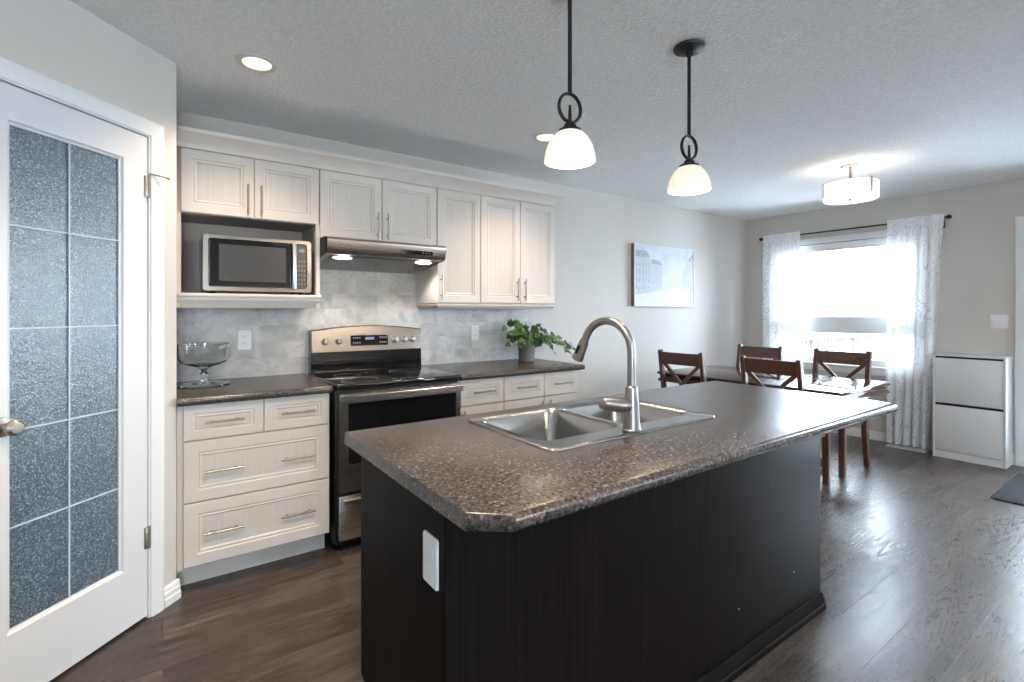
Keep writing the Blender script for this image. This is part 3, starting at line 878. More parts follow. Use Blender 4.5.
mb = MB(); r = rrect(MX0+.075, .566, MZ0+.055, MZ1-.050, .004, 0, 3); mb.rings([[(x, y, z) for x, z, _ in r] for y in (MY+.0035, MY+.0024)])
obj('window_mesh', mb, mat('dark_oven_mesh', (.045, .046, .048), .2), dw)
mb = MB(); mb.box(.596, .615, MY-.034, MY-.016, MZ0+.018, MZ1-.020, .005, 3)
for hz in (MZ0+.04, MZ1-.045): mb.box(.600, .611, MY-.018, MY+.004, hz-.010, hz+.010, .002)
obj('handle', mb, M_BRIGHT, mw)
mb = MB(); r = rrect(.624, MX1-.030, MZ0+.028, MZ1-.025, .006, 0, 4); mb.rings([[(x, y, z) for x, z, _ in r] for y in (MY+.013, MY+.004)])
kp = obj('keypad', mb, mat('grey_bronze_keypad', (.075, .066, .062), .3), mw)
obj('display', MB().box(.638, .664, MY+.0032, MY+.0045, 1.648, 1.664), M_LCD, kp, smooth=0)
for i in range(3):
    for j in range(6):
        obj('key', MB().box(.632+i*.015, .632+i*.015+.007, MY+.0033, MY+.0045, 1.460+j*.026, 1.460+j*.026+.009), mat('keypad_legend', (.20, .19, .185), .5) if i+j == 0 else bpy.data.materials['keypad_legend'], kp, smooth=0)

# ------------------------------------------------------------------ glass bowl
gb = thing('glass_bowl', 'clear glass footed trifle bowl on the counter beside the pantry wall', 'bowl', (.180, 3.12, .914))
mb = MB()
mb.lathe([(0, .004), (.120, .002), (.124, .006), (.122, .010), (.060, .016), (.018, .024), (.0145, .034), (.023, .050), (.0235, .060), (.015, .072), (.013, .082), (.034, .100), (.080, .112), (.108, .126), (.118, .150), (.121, .222), (.1185, .2235),
          (.1165, .222), (.1135, .152), (.104, .132), (.078, .118), (.034, .107), (0, .104)], (.180, 3.12, .9125), 44)
obj('footed_bowl', mb, M_CLEAR, gb, smooth=50)

# ------------------------------------------------------------------ potted plant
random.seed(7)
PX, PY = 2.345, 3.120
pl = thing('potted_ivy', 'variegated ivy in a grey stone pot on the right countertop', 'plant', (PX, PY, .914))
mb = MB(); mb.lathe([(0, 0), (.058, 0), (.064, .006), (.066, .130), (.064, .133), (.060, .131), (.057, .112), (0, .112)], (PX, PY, .914), 32)
obj('pot', mb, M_POT, pl)
mb = MB(); mb.lathe([(0, .117), (.03, .119), (.0575, .113), (.0575, .109), (0, .109)], (PX, PY, .914), 24)
obj('soil', mb, M_SOIL, pl)
stems = []; leaves = []
def vine(a, out, rise, drop, n, bias=(0, 0)):
    pts = []; b = Vector((PX+.02*math.cos(a), PY+.02*math.sin(a), 1.025))
    for i in range(n+1):
        t = i/n
        pts.append(b+Vector((math.cos(a)*out*t+bias[0]*t*t, math.sin(a)*out*t+bias[1]*t*t, rise*math.sin(min(1, t*1.5)*PI/2)-drop*t*t)))
    stems.append(pts)
    for i in range(1, n+1):
        for _ in range(2 if i < n else 1):
            leaves.append((pts[i]+Vector([random.uniform(-.022, .022) for _ in range(3)]), a+random.uniform(-1.2, 1.2), random.uniform(.021, .034)))
for i in range(15):
    a = 2*PI*i/15+random.uniform(-.2, .2)
    vine(a, random.uniform(.06, .12), random.uniform(.08, .17), random.uniform(0, .06), 4)
vine(PI*.98, .15, .20, .02, 5); vine(PI*1.1, .16, .16, .03, 5); vine(PI*1.02, .17, .12, .07, 5); vine(PI*1.05, .12, .22, .04, 5); vine(PI*1.3, .10, .19, .03, 5); vine(-1.2, .10, .19, .05, 5); vine(PI*1.25, .13, .12, .10, 4)
vine(-.05, .27, .13, .10, 6); vine(-.25, .30, .12, .13, 6); vine(-.12, .38, .11, .14, 8); vine(.0, .33, .14, .10, 7); vine(-.5, .20, .10, .13, 5); vine(-.9, .14, .12, .06, 4)
vine(-.1, .44, .09, .13, 8)
mb = MB()
for p in stems: mb.tube(p, .0022, 5)
obj('stems', mb, M_STEM, pl)
OUT = [(0, 0), (.45, -.12), (.95, .12), (1.0, .55), (.62, .95), (.5, 1.28), (0, 1.75)]
mb = MB(); edgev = []
for p, a, s in leaves:
    p.y = min(p.y, 3.27)
    d = Vector((math.cos(a), math.sin(a)*.6, random.uniform(-.9, .25))).normalized()
    # leaves turn their faces to the light and the room
    nrm = Vector((random.uniform(-.5, .5), -.9+random.uniform(-.5, .5), random.uniform(.1, .9)))
    nrm = (nrm-d*nrm.dot(d)).normalized(); sd = d.cross(nrm)
    mid = [(0, y) for _, y in OUT]
    def Pt(x, y, lift): return p+sd*x*s*.85+d*y*s+nrm*lift*s
    spine = [mb.v(Pt(0, t, .06*math.sin(PI*t/1.75))) for t in (.0, .4, .8, 1.2, 1.75)]
    for sg in (1, -1):
        rim = [mb.v(Pt(sg*x, y, .20*x)) for x, y in OUT[1:-1]]
        inner = [mb.v(Pt(sg*x*.72, y*.72+.2, .13*x)) for x, y in OUT[1:-1]]
        edgev += rim
        sp = [spine[0], spine[1], spine[2], spine[3], spine[3]]
        mb.f([spine[0], inner[0], inner[1], spine[1]]); mb.f([spine[1], inner[1], inner[2], spine[2]])
        mb.f([spine[2], inner[2], inner[3], spine[3]]); mb.f([spine[3], inner[3], inner[4]]); mb.f([spine[3], inner[4], spine[4]])
        for i in range(4): mb.f([inner[i], rim[i], rim[i+1], inner[i+1]])
        mb.f([spine[0], rim[0], inner[0]]); mb.f([inner[4], rim[4], spine[4]])
lay = mb.bm.loops.layers.color.new('edge'); es_ = set(edgev)
for f in mb.bm.faces:
    for lp in f.loops:
        e = 1.0 if lp.vert in es_ else 0.0
        lp[lay] = (e*.6, e*.6, e*.6, 1)
obj('leaves', mb, M_LEAF, pl, smooth=60)

# ------------------------------------------------------------------ island
il = thing('kitchen_island', 'dark espresso kitchen island base with vertical grain panels', 'island', (1.45, 1.3, 0))
IX0, IX1, IY0, IY1 = .520, 2.368, 1.000, 1.577
SX0, SX1, SY0, SY1 = .893, 1.700, 1.068, 1.560           # sink rim
obj('carcass', wall_mb(IX0+.020, IX1-.020, IY0+.020, IY1-.022, .0, .874, [(SX0+.014, SX1-.014, SY0+.014, SY1-.030)], alongx) if False else
    wall_mb(IX0+.020, IX1-.020, .115, .655, IY0+.020, IY1-.022, [], alongx), M_ESP, il, smooth=0)
mb = MB(); ep = [(IY0+.001, 0), (IY1-.075, 0), (IY1-.075, .118), (IY1, .150), (IY1, .875), (IY0+.001, .875)]
mb.prism(ep, 'x', IX0, IX0+.020); obj('end_panel', mb, M_ESP, il, smooth=0)
mb = MB(); mb.prism(ep, 'x', IX1-.020, IX1); obj('end_panel', mb, M_ESP, il, smooth=0)
obj('back_panel', MB().box(IX0+.0005, IX1-.0005, IY0-.004, IY0+.016, 0, .8755, .001), M_ESP, il)
for px_, pz_ in ((1.717, .224), (2.129, .234)):
    obj('screw_cap', MB().lathe([(0, .0015), (.0025, .0012), (.0032, 0), (0, 0)], seg=10), M_PLASTIC, il, M=Matrix.Translation((px_, IY0-.004, pz_)) @ Matrix.Rotation(PI/2, 4, 'X'))
obj('toe_kick', MB().box(IX0+.02, IX1-.02, IY1-.095, IY1-.08, 0, .116), M_ESP, il, smooth=0)
for i in range(4):
    a = IX0+.024+i*(IX1-IX0-.048)/4; b = a+(IX1-IX0-.048)/4-.004
    d = MB().box(a, b, IY1-.021, IY1-.001, .125, .870, .002); dd_ = obj('door', d, M_ESP, il)
    m2 = MB(); hx = b-.035 if i % 2 == 0 else a+.035
    m2.tube([(hx, IY1+.028, .64), (hx, IY1+.028, .80)], .0052, 10)
    for z in (.668, .772): m2.tube([(hx, IY1+.028, z), (hx, IY1-.002, z)], .004, 8)
    obj('handle', m2, M_NICKEL, dd_)
bm_ = [(0, 0), (.016, 0), (.016, .022), (.012, .027), (.012, .046), (.008, .052), (.008, .066), (.003, .074), (0, .074)]
mb = MB(); mb.rings([[(x+dx*o, y+dy*o, z) for o, z in bm_] for x, y, dx, dy in ((IX0+.002, IY0-.004, 0, -1), (IX1, IY0-.004, 1, -1), (IX1, IY1-.08, 1, 0))])
obj('base_moulding', mb, M_ESP, il)

ZT = .914
mb = MB(); r_ = .019; TX0, TX1, TY0, TY1 =   .487, 2.578, .777, 1.640; ch = .073
def ring_at(dy, z):
    return [(TX0, TY1, z), (TX0, TY0+ch, z), (TX0+ch, TY0+dy, z), (TX1-.004, TY0+dy, z), (TX1, TY0+dy+.004, z), (TX1, TY1, z)]
rs = []
for i in range(9):
    a = PI*i/8; rs.append(ring_at(r_-r_*math.sin(a), ZT-r_+r_*math.cos(a)))
R = mb.rings(rs, False, False)
hl = [(SX0+.010, SX1-.010, SY0+.010, SY1-.010)][0]
hv = {z: [mb.v((x, y, z)) for x, y in ((hl[0], hl[2]), (hl[1], hl[2]), (hl[1], hl[3]), (hl[0], hl[3]))] for z in (ZT, ZT-2*r_)}
mb.fillholes(R[0], [hv[ZT]]); mb.fillholes(R[-1], [hv[ZT-2*r_]])
for i in range(4):
    j = (i+1) % 4; mb.f([hv[ZT][i], hv[ZT][j], hv[ZT-2*r_][j], hv[ZT-2*r_][i]])
tag(obj('island_countertop', mb, M_STONE), 'large speckled dark island countertop with clipped near corner', 'countertop')
outlet('island_outlet', 'white outlet plate on the end of the dark island', lambda u, n, z: (IX0-n, 1.066-u, .722+z), .074, .118, M_PLASTIC)

# sink
sk = thing('kitchen_sink', 'stainless drop-in double bowl sink set into the island countertop', 'sink', (1.3, 1.31, ZT))
mb = MB()
rim = [rrect(SX0, SX1, SY0, SY1, .030, ZT+.0005), rrect(SX0+.001, SX1-.001, SY0+.001, SY1-.001, .030, ZT+.004), rrect(SX0+.007, SX1-.007, SY0+.007, SY1-.007, .026, ZT+.007), rrect(SX0+.012, SX1-.012, SY0+.012, SY1-.012, .024, ZT+.005)]
RO = mb.rings(rim, False, False)
BOWLS = [(SX0+.032, 1.284, SY0+.085, SY1-.026, .19), (1.306, SX1-.034, SY0+.085, SY1-.026, .17)]
tops = []
for bx0, bx1, by0, by1, dp in BOWLS:
    rr = []
    for ins, dz, rad in ((0, .005, .045), (.004, .001, .043), (.008, -.006, .042), (.016, -dp+.035, .045), (.026, -dp+.010, .05), (.050, -dp, .055), (.10, -dp-.003, .05)):
        rr.append(rrect(bx0+ins, bx1-ins, by0+ins, by1-ins, rad, ZT+dz))
    Q = mb.rings(rr, False, True); tops.append(Q[0])
mb.fillholes(RO[-1], tops)
sb = obj('basin', mb, M_SINK, sk, smooth=50)
for bx0, bx1, by0, by1, dp in BOWLS:
    mb = MB(); mb.lathe([(0, .001), (.028, .002), (.032, .005), (.044, .005), (.046, .001), (0, -.001)], ((bx0+bx1)/2, (by0+by1)/2, ZT-dp-.002), 24)
    obj('drain', mb, M_STEELD, sk)

# faucet
FX, FY, FZ = 1.262, 1.104, ZT+.0055
fc = thing('kitchen_faucet', 'brushed nickel gooseneck pull-down faucet on the sink rim', 'faucet', (FX, FY, FZ))
mb = MB(); mb.lathe([(0, 0), (.031, 0), (.031, .003), (.0285, .006), (.0275, .02), (.0245, .07), (.0215, .115), (.0205, .138), (.0195, .142), (.0150, .146), (.0150, .150), (0, .150)], (FX, FY, FZ), 28)
obj('base', mb, M_FAUCET, fc)
import itertools
pth = [(FX, FY, FZ+.146), (FX, FY, FZ+.20), (FX, FY, FZ+.256)]
RA = .102; dirv = Vector((-.10, 1, 0)).normalized()
for i in range(1, 17):
    a = PI*(i/16)*.88
    q = Vector((FX, FY, FZ+.256))+dirv*(RA-RA*math.cos(a))+Vector((0, 0, RA*math.sin(a)))
    pth.append(tuple(q))
e0, e1 = Vector(pth[-2]), Vector(pth[-1]); dn = (e1-e0).normalized()
pth.append(tuple(e1+dn*.010))
obj('spout', MB().tube(pth, .0138, 18), M_FAUCET, fc)
e1 = Vector(pth[-1])
mb = MB(); mb.tube([e1-dn*.004, e1+dn*.002, e1+dn*.012, e1+dn*.046, e1+dn*.074, e1+dn*.077], [.0150, .0172, .0176, .0195, .0225, .0205], 20)
sh_ = obj('spray_head', mb, M_FAUCET, fc)
bk = dn.cross(Vector((1, 0, 0))).normalized()
mb = MB(); c0 = e1+dn*.034-Vector((.0185, 0, 0)); mb.tube([c0-dn*.016, c0+dn*.016], .0055, 8); obj('spray_button', mb, M_BLK, sh_)
mb = MB(); pz = FZ+.082
mb.tube([(FX-.010, FY, pz), (FX-.034, FY, pz+.001)], .0175, 18)
mb.tube([(FX-.033, FY, pz+.001), (FX-.046, FY, pz+.002), (FX-.064, FY+.002, pz+.004), (FX-.100, FY+.006, pz+.012), (FX-.128, FY+.009, pz+.016), (FX-.133, FY+.009, pz+.0165)], [.0200, .0225, .0220, .0200, .0175, .010], 16)
obj('lever_handle', mb, M_FAUCET, fc)

# ------------------------------------------------------------------ ceiling lamps
def pendant(x, y, label, ztop=ZC):
    p = thing('pendant_lamp', label, 'pendant lamp', (x, y, ztop), 0, 'pendant lamps over the island')
    zr = 2.010
    mb = MB(); mb.lathe([(0, 0), (.064, 0), (.066, -.004), (.063, -.012), (.040, -.020), (.016, -.026), (.013, -.040), (0, -.040)], (0, 0, 0), 32); obj('canopy', mb, M_BLKM, p, local=True)
    obj('rod', MB().tube([(0, 0, -.036), (0, 0, zr+.046-ztop)], .0075, 12), M_BLKM, p, local=True)
    mb = MB(); ax = Vector((.996, -.087, 0))
    for k in range(1):
        n = 36; rs = []
        for i in range(n):
            a = 2*PI*i/n; rad = ax*math.cos(a)*.046+Vector((0, 0, math.sin(a)*.049)); o_ = rad.normalized(); s_ = ax.cross(Vector((0, 0, 1)))
            rs.append([rad+Vector((0, 0, zr-ztop))+(o_*math.cos(t)*.0055+s_*math.sin(t)*.0075) for t in [2*PI*q/10 for q in range(10)]])
        rs.append(rs[0])
        R = [[mb.v(q) for q in r] for r in rs[:-1]]; R.append(R[0])
        for A, B in zip(R, R[1:]):
            for i in range(10): mb.f([A[i], A[(i+1) % 10], B[(i+1) % 10], B[i]])
    obj('ring', mb, M_BLKM, p, local=True)
    mb = MB(); zs_ = 1.930-ztop
    mb.lathe([(0, .092), (.004, .090), (.0065, .050), (.0065, .034), (.014, .030), (.022, .020), (.024, .010), (.040, .004), (.042, -.002), (.036, -.006), (0, -.006)], (0, 0, zs_), 24)
    obj('socket_cap', mb, M_BLKM, p, local=True)
    prof = [(.030, 0), (.046, -.007), (.064, -.026), (.078, -.052), (.086, -.080), (.089, -.104), (.086, -.105), (.083, -.080), (.075, -.053), (.061, -.029), (.044, -.011), (.030, -.004)]
    mb = MB(); mb.lathe(prof, (0, 0, zs_), 40, closed=True)
    obj('shade', mb, M_SHADE, p, local=True, smooth=60)
    mb = MB(); mb.lathe([(0, -.006), (.014, -.010), (.014, -.030), (.024, -.046), (.028, -.062), (.022, -.080), (0, -.088)], (0, 0, zs_), 20)
    obj('bulb', mb, M_BULB, p, local=True)
    lamp('pendant_light', 'POINT', (x, y, 1.815), 6, WARM, shadow_soft_size=.03)
    return p
pendant(1.146, 1.277, 'black pendant lamp with frosted glass shade nearer the camera, its canopy out of view')
pendant(1.838, 1.290, 'farther black pendant lamp with frosted glass shade, round canopy on the ceiling')

def recessed(x, y, label, power=64):
    p = thing('recessed_light', label, 'ceiling light', (x, y, ZC), 0, 'recessed ceiling lights')
    mb = MB(); mb.lathe([(.086, 0), (.087, -.003), (.084, -.005), (.079, -.005), (.077, -.003), (.077, 0)], (0, 0, -.0004), 36, closed=True); obj('trim_ring', mb, M_WHITE, p, local=True)
    mb = MB(); mb.lathe([(.078, -.0045), (.050, -.0035), (0, -.003), (0, -.0005), (.078, -.0005)], (0, 0, 0), 36); obj('baffle', mb, M_BAFFLE, p, local=True)
    mb = MB(); mb.lathe([(0, -.012), (.036, -.010), (.058, -.006), (.061, -.003), (0, -.003)], (0, 0, 0), 28); obj('lens', mb, M_RLENS, p, local=True)
    lamp('recessed_lamp', 'SPOT', (x, y, ZC-.02), power, WARM, (0, 0, 0), spot_size=2.1, spot_blend=1.0, shadow_soft_size=.05)
recessed(.350, 2.508, 'recessed ceiling light above the left cabinets')
recessed(2.029, 2.492, 'recessed ceiling light half hidden behind the nearer pendant shade')

dl = thing('drum_ceiling_light', 'white drum semi-flush ceiling light over the dining table', 'ceiling light', (4.36, 1.62, ZC))
mb = MB(); mb.lathe([(0, 0), (.066, 0), (.068, -.006), (.060, -.014), (0, -.014)], (4.36, 1.62, ZC), 32); obj('canopy', mb, M_NICKEL, dl)
obj('stem', MB().tube([(4.36, 1.62, ZC-.012), (4.36, 1.62, 2.19)], .010, 12), M_NICKEL, dl)
mb = MB(); mb.lathe([(.177, 2.300), (.180, 2.299), (.180, 2.178), (.177, 2.175), (.175, 2.178), (.175, 2.298)], (4.36, 1.62, 0), 56, closed=True)
obj('drum_shade', mb, M_DRUM, dl)
mb = MB(); mb.lathe([(0, 2.182), (.175, 2.182), (.175, 2.186), (0, 2.186)], (4.36, 1.62, 0), 48); obj('diffuser', mb, M_DRUM, dl)
mb = MB(); mb.lathe([(0, 2.164), (.009, 2.166), (.012, 2.173), (.012, 2.183), (0, 2.183)], (4.36, 1.62, 0), 16); obj('finial', mb, M_NICKEL, dl)
for a in (-2.0, .1, 2.2):
    mb = MB(); mb.box(-.009, .009, -.003, .003, -.055, .058, .001)
    obj('clip', mb, M_NICKEL, dl, M=Matrix.Translation((4.36+.183*math.cos(a), 1.62+.183*math.sin(a), 2.255)) @ Matrix.Rotation(a+PI/2, 4, 'Z'))
lamp('drum_lamp', 'POINT', (4.36+.04, 1.62, 2.225), 1.8, (1, .84, .64), shadow_soft_size=.13)

# ------------------------------------------------------------------ wall picture
pc = thing('canvas_picture', 'pale blue-grey framed street scene on the wall between kitchen and window', 'picture', (4.33, YB, 1.68))
CX0, CX1, CZ0, CZ1, CY = 3.835, 4.822, 1.362, 1.992, YB-.040
mb = wall_mb(CX0, CX1, CZ0, CZ1, CY, YB-.001, [(CX0+.012, CX1-.012, CZ0+.012, CZ1-.012)], alongx)
obj('frame', mb, mat('brown_frame_edge', (.20, .135, .09), .5), pc, smooth=0)
mb = wall_mb(CX0, CX1, CZ0, CZ1, CY-.003, CY, [(CX0+.014, CX1-.014, CZ0+.014, CZ1-.014)], alongx)
obj('frame_face', mb, mat('silver_frame_face', (.62, .63, .64), .4), pc, smooth=0)
def m_art():
    m = mat('pale_misty_canvas', (.66, .69, .72), .6); k = NT(m); c = k.coord()
    n = k.noise(c, 7, 5, .65)
    k.l(k.ramp(n, [(.3, (.44, .47, .50)), (.6, (.57, .59, .61))]), k.b.inputs['Base Color'])
    return m
obj('canvas', MB().box(CX0+.0121, CX1-.0121, CY+.004, CY+.016, CZ0+.0121, CZ1-.0121), m_art(), pc, smooth=0)
def m_ink(nm, a, b):
    m = mat(nm, a, .6); k = NT(m)
    k.l(k.ramp(k.noise(k.coord(), 34, 4, .7), [(.35, a), (.65, b)]), k.b.inputs['Base Color']); return m
INK = [m_ink('faded_facade_wash', (.36, .39, .42), (.50, .53, .55)), m_ink('faded_blue_roof', (.22, .25, .30), (.36, .39, .44)), m_ink('bright_pavement_wash', (.54, .56, .57), (.64, .65, .66))]
def ink(poly, mi, nm, lift):
    mb = MB(); mb.prism(poly, 'y', CY+.0042, CY+.0038-lift); obj(nm, mb, INK[mi], pc, smooth=0)
ink([(CX0+.016, 1.48), (4.10, 1.50), (4.10, 1.845), (3.99, 1.86), (CX0+.016, 1.86)], 0, 'painted_facade', .0002)
ink([(CX0+.016, 1.86), (4.08, 1.86), (4.05, 1.905), (4.01, 1.93), (CX0+.016, 1.93)], 1, 'painted_roof', .0003)
ink([(4.10, 1.52), (4.27, 1.54), (4.27, 1.80), (4.10, 1.83)], 0, 'painted_facade', .0003)
ink([(4.10, 1.80), (4.27, 1.79), (4.25, 1.83), (4.12, 1.85)], 1, 'painted_roof', .0004)
ink([(4.60, 1.56), (CX1-.016, 1.52), (CX1-.016, 1.88), (4.70, 1.83), (4.62, 1.74)], 0, 'painted_facade', .0002)
ink([(4.70, 1.84), (CX1-.016, 1.88), (CX1-.016, 1.945), (4.74, 1.89)], 1, 'painted_roof', .0003)
ink([(CX0+.016, CZ0+.018), (CX1-.016, CZ0+.018), (CX1-.016, 1.50), (4.55, 1.56), (4.30, 1.53), (CX0+.016, 1.47)], 2, 'painted_street', .0001)
for i in range(5):
    for j in range(4):
        x = 3.865+i*.048; z = 1.53+j*.078
        ink([(x, z), (x+.016, z), (x+.016, z+.040), (x, z+.040)], 1, 'painted_window', .0006)

# ------------------------------------------------------------------ dining set
tb = thing('dining_table', 'dark wood dining table with moulded edge by the window', 'table', (4.17, 2.2, 0))
tx0, tx1, ty0, ty1 = 3.72, 4.62, 1.44, 2.955
mb = MB(); rs = []
for o, z in ((0.03, .672), (.006, .672), (0, .680), (.004, .692), (.018, .704), (.022, .718), (.014, .730), (0, .736), (-.004, .744), (-.002, .756), (.006, .760)):
    rs.append(rrect(tx0+o, tx1-o, ty0+o, ty1-o, .02, z, 3))
mb.rings(rs); obj('table_top', mb, M_TABLE, tb)
mb = MB(); cx_, cy_ = 4.17, 2.245
mb.rings([rrect(cx_-a, cx_+a, cy_-b, cy_+b, .02, z, 3) for a, b, z in ((.085, .085, .13), (.085, .085, .40), (.060, .060, .44), (.060, .060, .58), (.11, .11, .64), (.11, .11, .673))])
obj('pedestal', mb, M_CHAIR, tb)
for ex, ey in ((4.51, 1.85), (3.83, 1.87), (3.83, 2.62), (4.51, 2.62)):
    d_ = Vector((ex-cx_, ey-cy_, 0)); q = lambda t, z: Vector((cx_, cy_, z))+d_*t
    mb = MB(); mb.beam([q(.14, .36), q(.35, .31), q(.58, .22), q(.80, .105), q(.96, .035)], .042, [.10, .10, .09, .075, .06], d_.cross(Vector((0, 0, 1))))
    obj('pedestal_foot', mb, M_CHAIR, tb)

def make_chair(label, loc, rz):
    t = thing('dining_chair', label, 'chair', loc, rz, 'dining chairs round the table')
    W = .205
    def post(s):
        pts = [(-.235, s*(W-.012), 0), (-.205, s*(W-.012), .15), (-.185, s*(W-.012), .30), (-.180, s*(W-.010), .45), (-.186, s*(W-.006), .58), (-.206, s*W, .74), (-.240, s*W, .970)]
        return MB().beam(pts, [.046, .050, .054, .054, .048, .043, .038], [.040, .042, .042, .040, .036, .034, .033], (1, 0, 0))
    for s in (-1, 1): obj('back_post', post(s), M_CHAIR, t, local=True)
    for s in (-1, 1):
        obj('front_leg', MB().beam([(.235, s*.185, 0), (.232, s*.185, .425)], [.044, .050], [.044, .050], (1, 0, 0)), M_CHAIR, t, local=True)
    # seat: rounded slab, slightly dished
    mb = MB(); rs = []
    for o, z in ((.012, .428), (0, .434), (0, .452), (.006, .460), (.03, .462), (.09, .457)):
        rs.append([( x if x > 0 else x, y*(1.0 if x > 0 else .93), z) for x, y, _ in rrect(-.205+o, .265-o, -.222+o, .222-o, .03, 0, 4)])
    mb.rings(rs); obj('seat', mb, M_CHAIR, t, local=True)
    mb = MB(); mb.box(-.165, .215, -.192, -.172, .370, .428); mb.box(-.165, .215, .172, .192, .370, .428)
    mb.box(.218, .238, -.172, .172, .370, .428); mb.box(-.19, -.17, -.185, .185, .370, .428)
    obj('seat_apron', mb, M_CHAIR, t, local=True, smooth=0)
    def arc(z, dx, n=9):
        return [(-.232+dx-.018*math.sin(PI*i/(n-1)), -(W-.014)+2*(W-.014)*i/(n-1), z) for i in range(n)]
    mb = MB(); rs = []
    for i in range(9):
        y = -(W-.014)+2*(W-.014)*i/8; bow = -.016*math.sin(PI*i/8)
        rs.append([(-.238+bow+.010, y, .955), (-.238+bow-.010, y, .955), (-.218+bow-.010, y, .850), (-.218+bow+.010, y, .850)])
    mb.rings(rs); obj('top_rail', mb, M_CHAIR, t, local=True)
    for s in (-1, 1):
        mb = MB(); mb.beam([(-.221, s*(W-.024), .862), (-.212-.010, s*.09, .775), (-.206-.008, 0, .680), (-.196-.006, -s*.09, .590), (-.188, -s*(W-.030), .505)], .030, .018+.002*s, (0, 1, 0))
        obj('cross_brace', mb, M_CHAIR, t, local=True)
    obj('lower_back_rail', MB().box(-.196, -.178, -(W-.02), W-.02, .478, .520, .003), M_CHAIR, t, local=True)
    return t
ch0 = make_chair('dark wooden X-back chair nearest the picture, its back to the kitchen', (3.845, 2.620, 0), 0)
dup(ch0, (3.875, 1.872, 0), 0, 'dark wooden X-back chair beside the island end, its back to the kitchen')
dup(ch0, (4.620, 2.600, 0), PI, 'dark wooden X-back chair across the table by the left curtain')
dup(ch0, (4.630, 1.875, 0), PI, 'dark wooden X-back chair in front of the window, its back to the glass')

# ------------------------------------------------------------------ curtains
rodx = XF-.085
rd = thing('curtain_rod', 'thin black curtain rod with ball finials over the dining window', 'curtain rod', (rodx, 2.3, 2.172))
obj('rod', MB().tube([(rodx, 1.415, 2.172), (rodx, 3.09, 2.172)], .008, 12), M_BLKM, rd)
for y, s in ((1.415, -1), (3.09, 1)):
    mb = MB(); mb.tube([(rodx, y-s*.004, 2.172), (rodx, y+s*.010, 2.172), (rodx, y+s*.014, 2.172), (rodx, y+s*.030, 2.172), (rodx, y+s*.044, 2.172), (rodx, y+s*.050, 2.172)], [.010, .010, .016, .021, .016, .006], 14)
    obj('finial', mb, M_BLKM, rd)
    mb = MB(); yy = y-s*.028
    mb.tube([(rodx, yy, 2.160), (XF-.004, yy, 2.160)], .007, 8); mb.box(XF-.006, XF-.0005, yy-.011, yy+.011, 2.085, 2.185, .002)
    obj('bracket', mb, M_BLKM, rd)

def curtain(name, label, y0, y1, yb0, yb1, folds, seed, zb=.022):
    rnd = random.Random(seed); mb = MB(); nu = folds*14; G = []; zl = [2.208, 2.198, 2.186, 2.172, 2.158, 2.146, 2.130, 2.105]+[2.105+(zb-2.105)*q/26 for q in range(1, 27)]
    ph = [rnd.uniform(.75, 1.25) for _ in range(folds+2)]
    for z in zl:
        t = (2.208-z)/(2.208-zb); row = []
        fl = min(1, max(0, (t-.035)/.10))
        for i in range(nu+1):
            u = i/nu; a0, a1 = y0+(yb0-y0)*t, y1+(yb1-y1)*t
            kf = u*folds; amp = ph[int(kf)]*(1-(kf % 1))+ph[int(kf)+1]*(kf % 1)
            w = math.sin(2*PI*kf+.8*math.sin(3*t+seed))*.030*amp*fl*(.7+.5*t)+.010*math.sin(7*u+2.5*t*3+seed)*t
            w += -.013*(1-fl)+math.sin(2*PI*kf*3.1)*.003*(1-fl)
            row.append(mb.v((rodx-.006+w, a0+(a1-a0)*u+.006*math.cos(2*PI*kf)*fl, z)))
        G.append(row)
    for a, b in zip(G, G[1:]):
        for i in range(nu): mb.f([a[i], a[i+1], b[i+1], b[i]])
    return tag(obj(name, mb, M_CURT, smooth=70), label, 'curtain')
curtain('curtain', 'left sheer white curtain with contour print, beside the room corner', 2.665, 3.085, 2.67, 3.08, 5, 3)
curtain('curtain', 'right sheer white curtain with contour print, beside the white shoe cabinet', 1.412, 1.850, 1.53, 1.865, 5, 11)

# ------------------------------------------------------------------ shoe cabinet, switch, mat, vent
sc_ = thing('shoe_cabinet', 'white tall shoe cabinet with two tilt-out fronts by the far door', 'cabinet', (5.82, 1.225, 0))
X0, X1, Y0, Y1, Z1 = 5.712, 5.936, .985, 1.465, .925
for a, b in ((Y0, Y0+.016), (Y1-.016, Y1)): obj('side_panel', MB().box(X0, X1, a, b, 0, Z1-.016, .0015), M_SHOE, sc_)
obj('top', MB().box(X0-.001, X1, Y0, Y1, Z1-.016, Z1, .0015), M_SHOE, sc_)
obj('plinth', MB().box(X0+.004, X0+.020, Y0+.016, Y1-.016, .0, .062), M_SHOE, sc_, smooth=0)
obj('back', MB().box(X1-.012, X1-.004, Y0+.016, Y1-.016, .03, Z1-.016), M_SLOT, sc_, smooth=0)
for z0_, z1_ in ((.068, .470), (.492, .892)):
    d = obj('tilt_front', MB().box(X0+.003, X0+.020, Y0+.018, Y1-.018, z0_, z1_, .0015), M_SHOE, sc_)
    obj('finger_gap', MB().box(X0+.006, X0+.030, Y0+.018, Y1-.018, z1_+.0005, z1_+.0165), M_BLK, d, smooth=0)

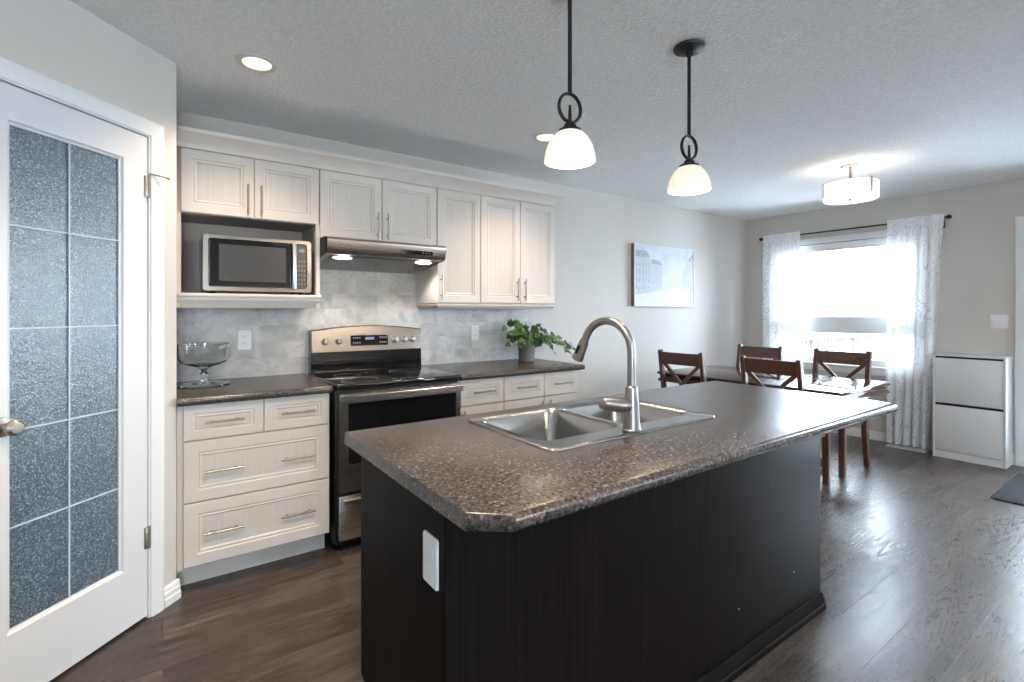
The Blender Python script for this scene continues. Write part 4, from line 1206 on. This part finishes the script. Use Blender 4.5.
sw = thing('light_switch', 'white double rocker light switch on the wall above the shoe cabinet', 'light switch', (XF, 1.066, 1.222))
def swp(u, n, z): return (XF-n, 1.066+u, 1.222+z)
mb = MB(); r = rrect(-.058, .058, -.058, .058, .006, 0)
mb.rings([[swp(x, 0, z) for x, z, _ in r], [swp(x, .005, z) for x, z, _ in r], [swp(x*.96, .007, z*.96) for x, z, _ in r]]); obj('cover_plate', mb, M_PLASTIC, sw)
for s in (-1, 1):
    mb = MB(); mb.rings([[swp(s*.024+x, n, z) for x, z in ((-.009, -.020), (.009, -.020), (.009, .020), (-.009, .020))] for n in (.006, .0085)]); obj('rocker', mb, M_PLASTIC, sw, smooth=0)

mt = MB(); mt.rings([[(x, y, z) for x, y, _ in rrect(4.735+o, 5.62-o, -.45+o, .900-o, .02, 0, 3)] for o, z in ((0, 0.0005), (0, .007), (.005, .011))])
tag(obj('door_mat', mt, M_MAT), 'charcoal door mat on the floor at the right edge', 'mat')

vt = thing('floor_vent', 'white floor register vent under the right curtain', 'vent', (5.82, 1.68, 0))
vy0, vy1, vx0, vx1 = 1.530, 1.835, 5.745, 5.872
hs = []
for i in range(14):
    for j in range(2):
        a = vy0+.016+i*.0198; hs.append((a, a+.013, vx0+.016+j*.050, vx0+.060+j*.050))
obj('grille', wall_mb(vy0, vy1, vx0, vx1, .001, .006, hs, lambda u, t, z: (z, u, t)), M_PLASTIC, vt, smooth=0)
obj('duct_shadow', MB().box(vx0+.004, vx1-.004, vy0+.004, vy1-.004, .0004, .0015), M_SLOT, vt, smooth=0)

# ------------------------------------------------------------------ outside
struct('ground', MB().box(XF+.16, 60, -40, 60, -.9, -.7), M_SNOW)
struct('deck', MB().box(XF+.16, 10.6, -3.0, 3.42, -.22, -.10), M_DECK)
dkr = thing('deck_railing', 'pale wooden deck railing with upright balusters outside the dining window', 'railing', (8.4, 3.3, -.1))
obj('top_rail', MB().box(6.3, 10.5, 3.24, 3.36, .905, .945, .006), M_RAIL, dkr)
obj('bottom_rail', MB().box(6.3, 10.5, 3.27, 3.33, .02, .06), M_RAIL, dkr, smooth=0)
for x in (6.35, 7.55, 8.95, 10.42): obj('post', MB().box(x-.045, x+.045, 3.255, 3.345, -.1, .904, .004), M_RAIL, dkr)
x = 6.5
while x < 10.3:
    if min(abs(x-p) for p in (7.55, 8.95)) > .07: obj('baluster', MB().box(x-.018, x+.018, 3.282, 3.318, .06, .905), M_RAIL, dkr, smooth=0)
    x += .115
nh = thing('neighbour_house', 'pale neighbouring house far beyond the deck, nearly lost in glare', 'house', (27, 13, -.7))
obj('walls', MB().box(24, 30, 9.5, 16.5, -.7, 1.6), M_SIDING, nh, smooth=0)
mb = MB(); mb.prism([(9.1, 1.55), (16.9, 1.55), (13, 3.4)], 'x', 23.7, 30.3); obj('roof', mb, M_ROOF, nh, smooth=0)
for y in (10.8, 12.6, 14.6): obj('window', MB().box(23.96, 24.02, y-.5, y+.5, .2, 1.2), M_HGLASS, nh, smooth=0)
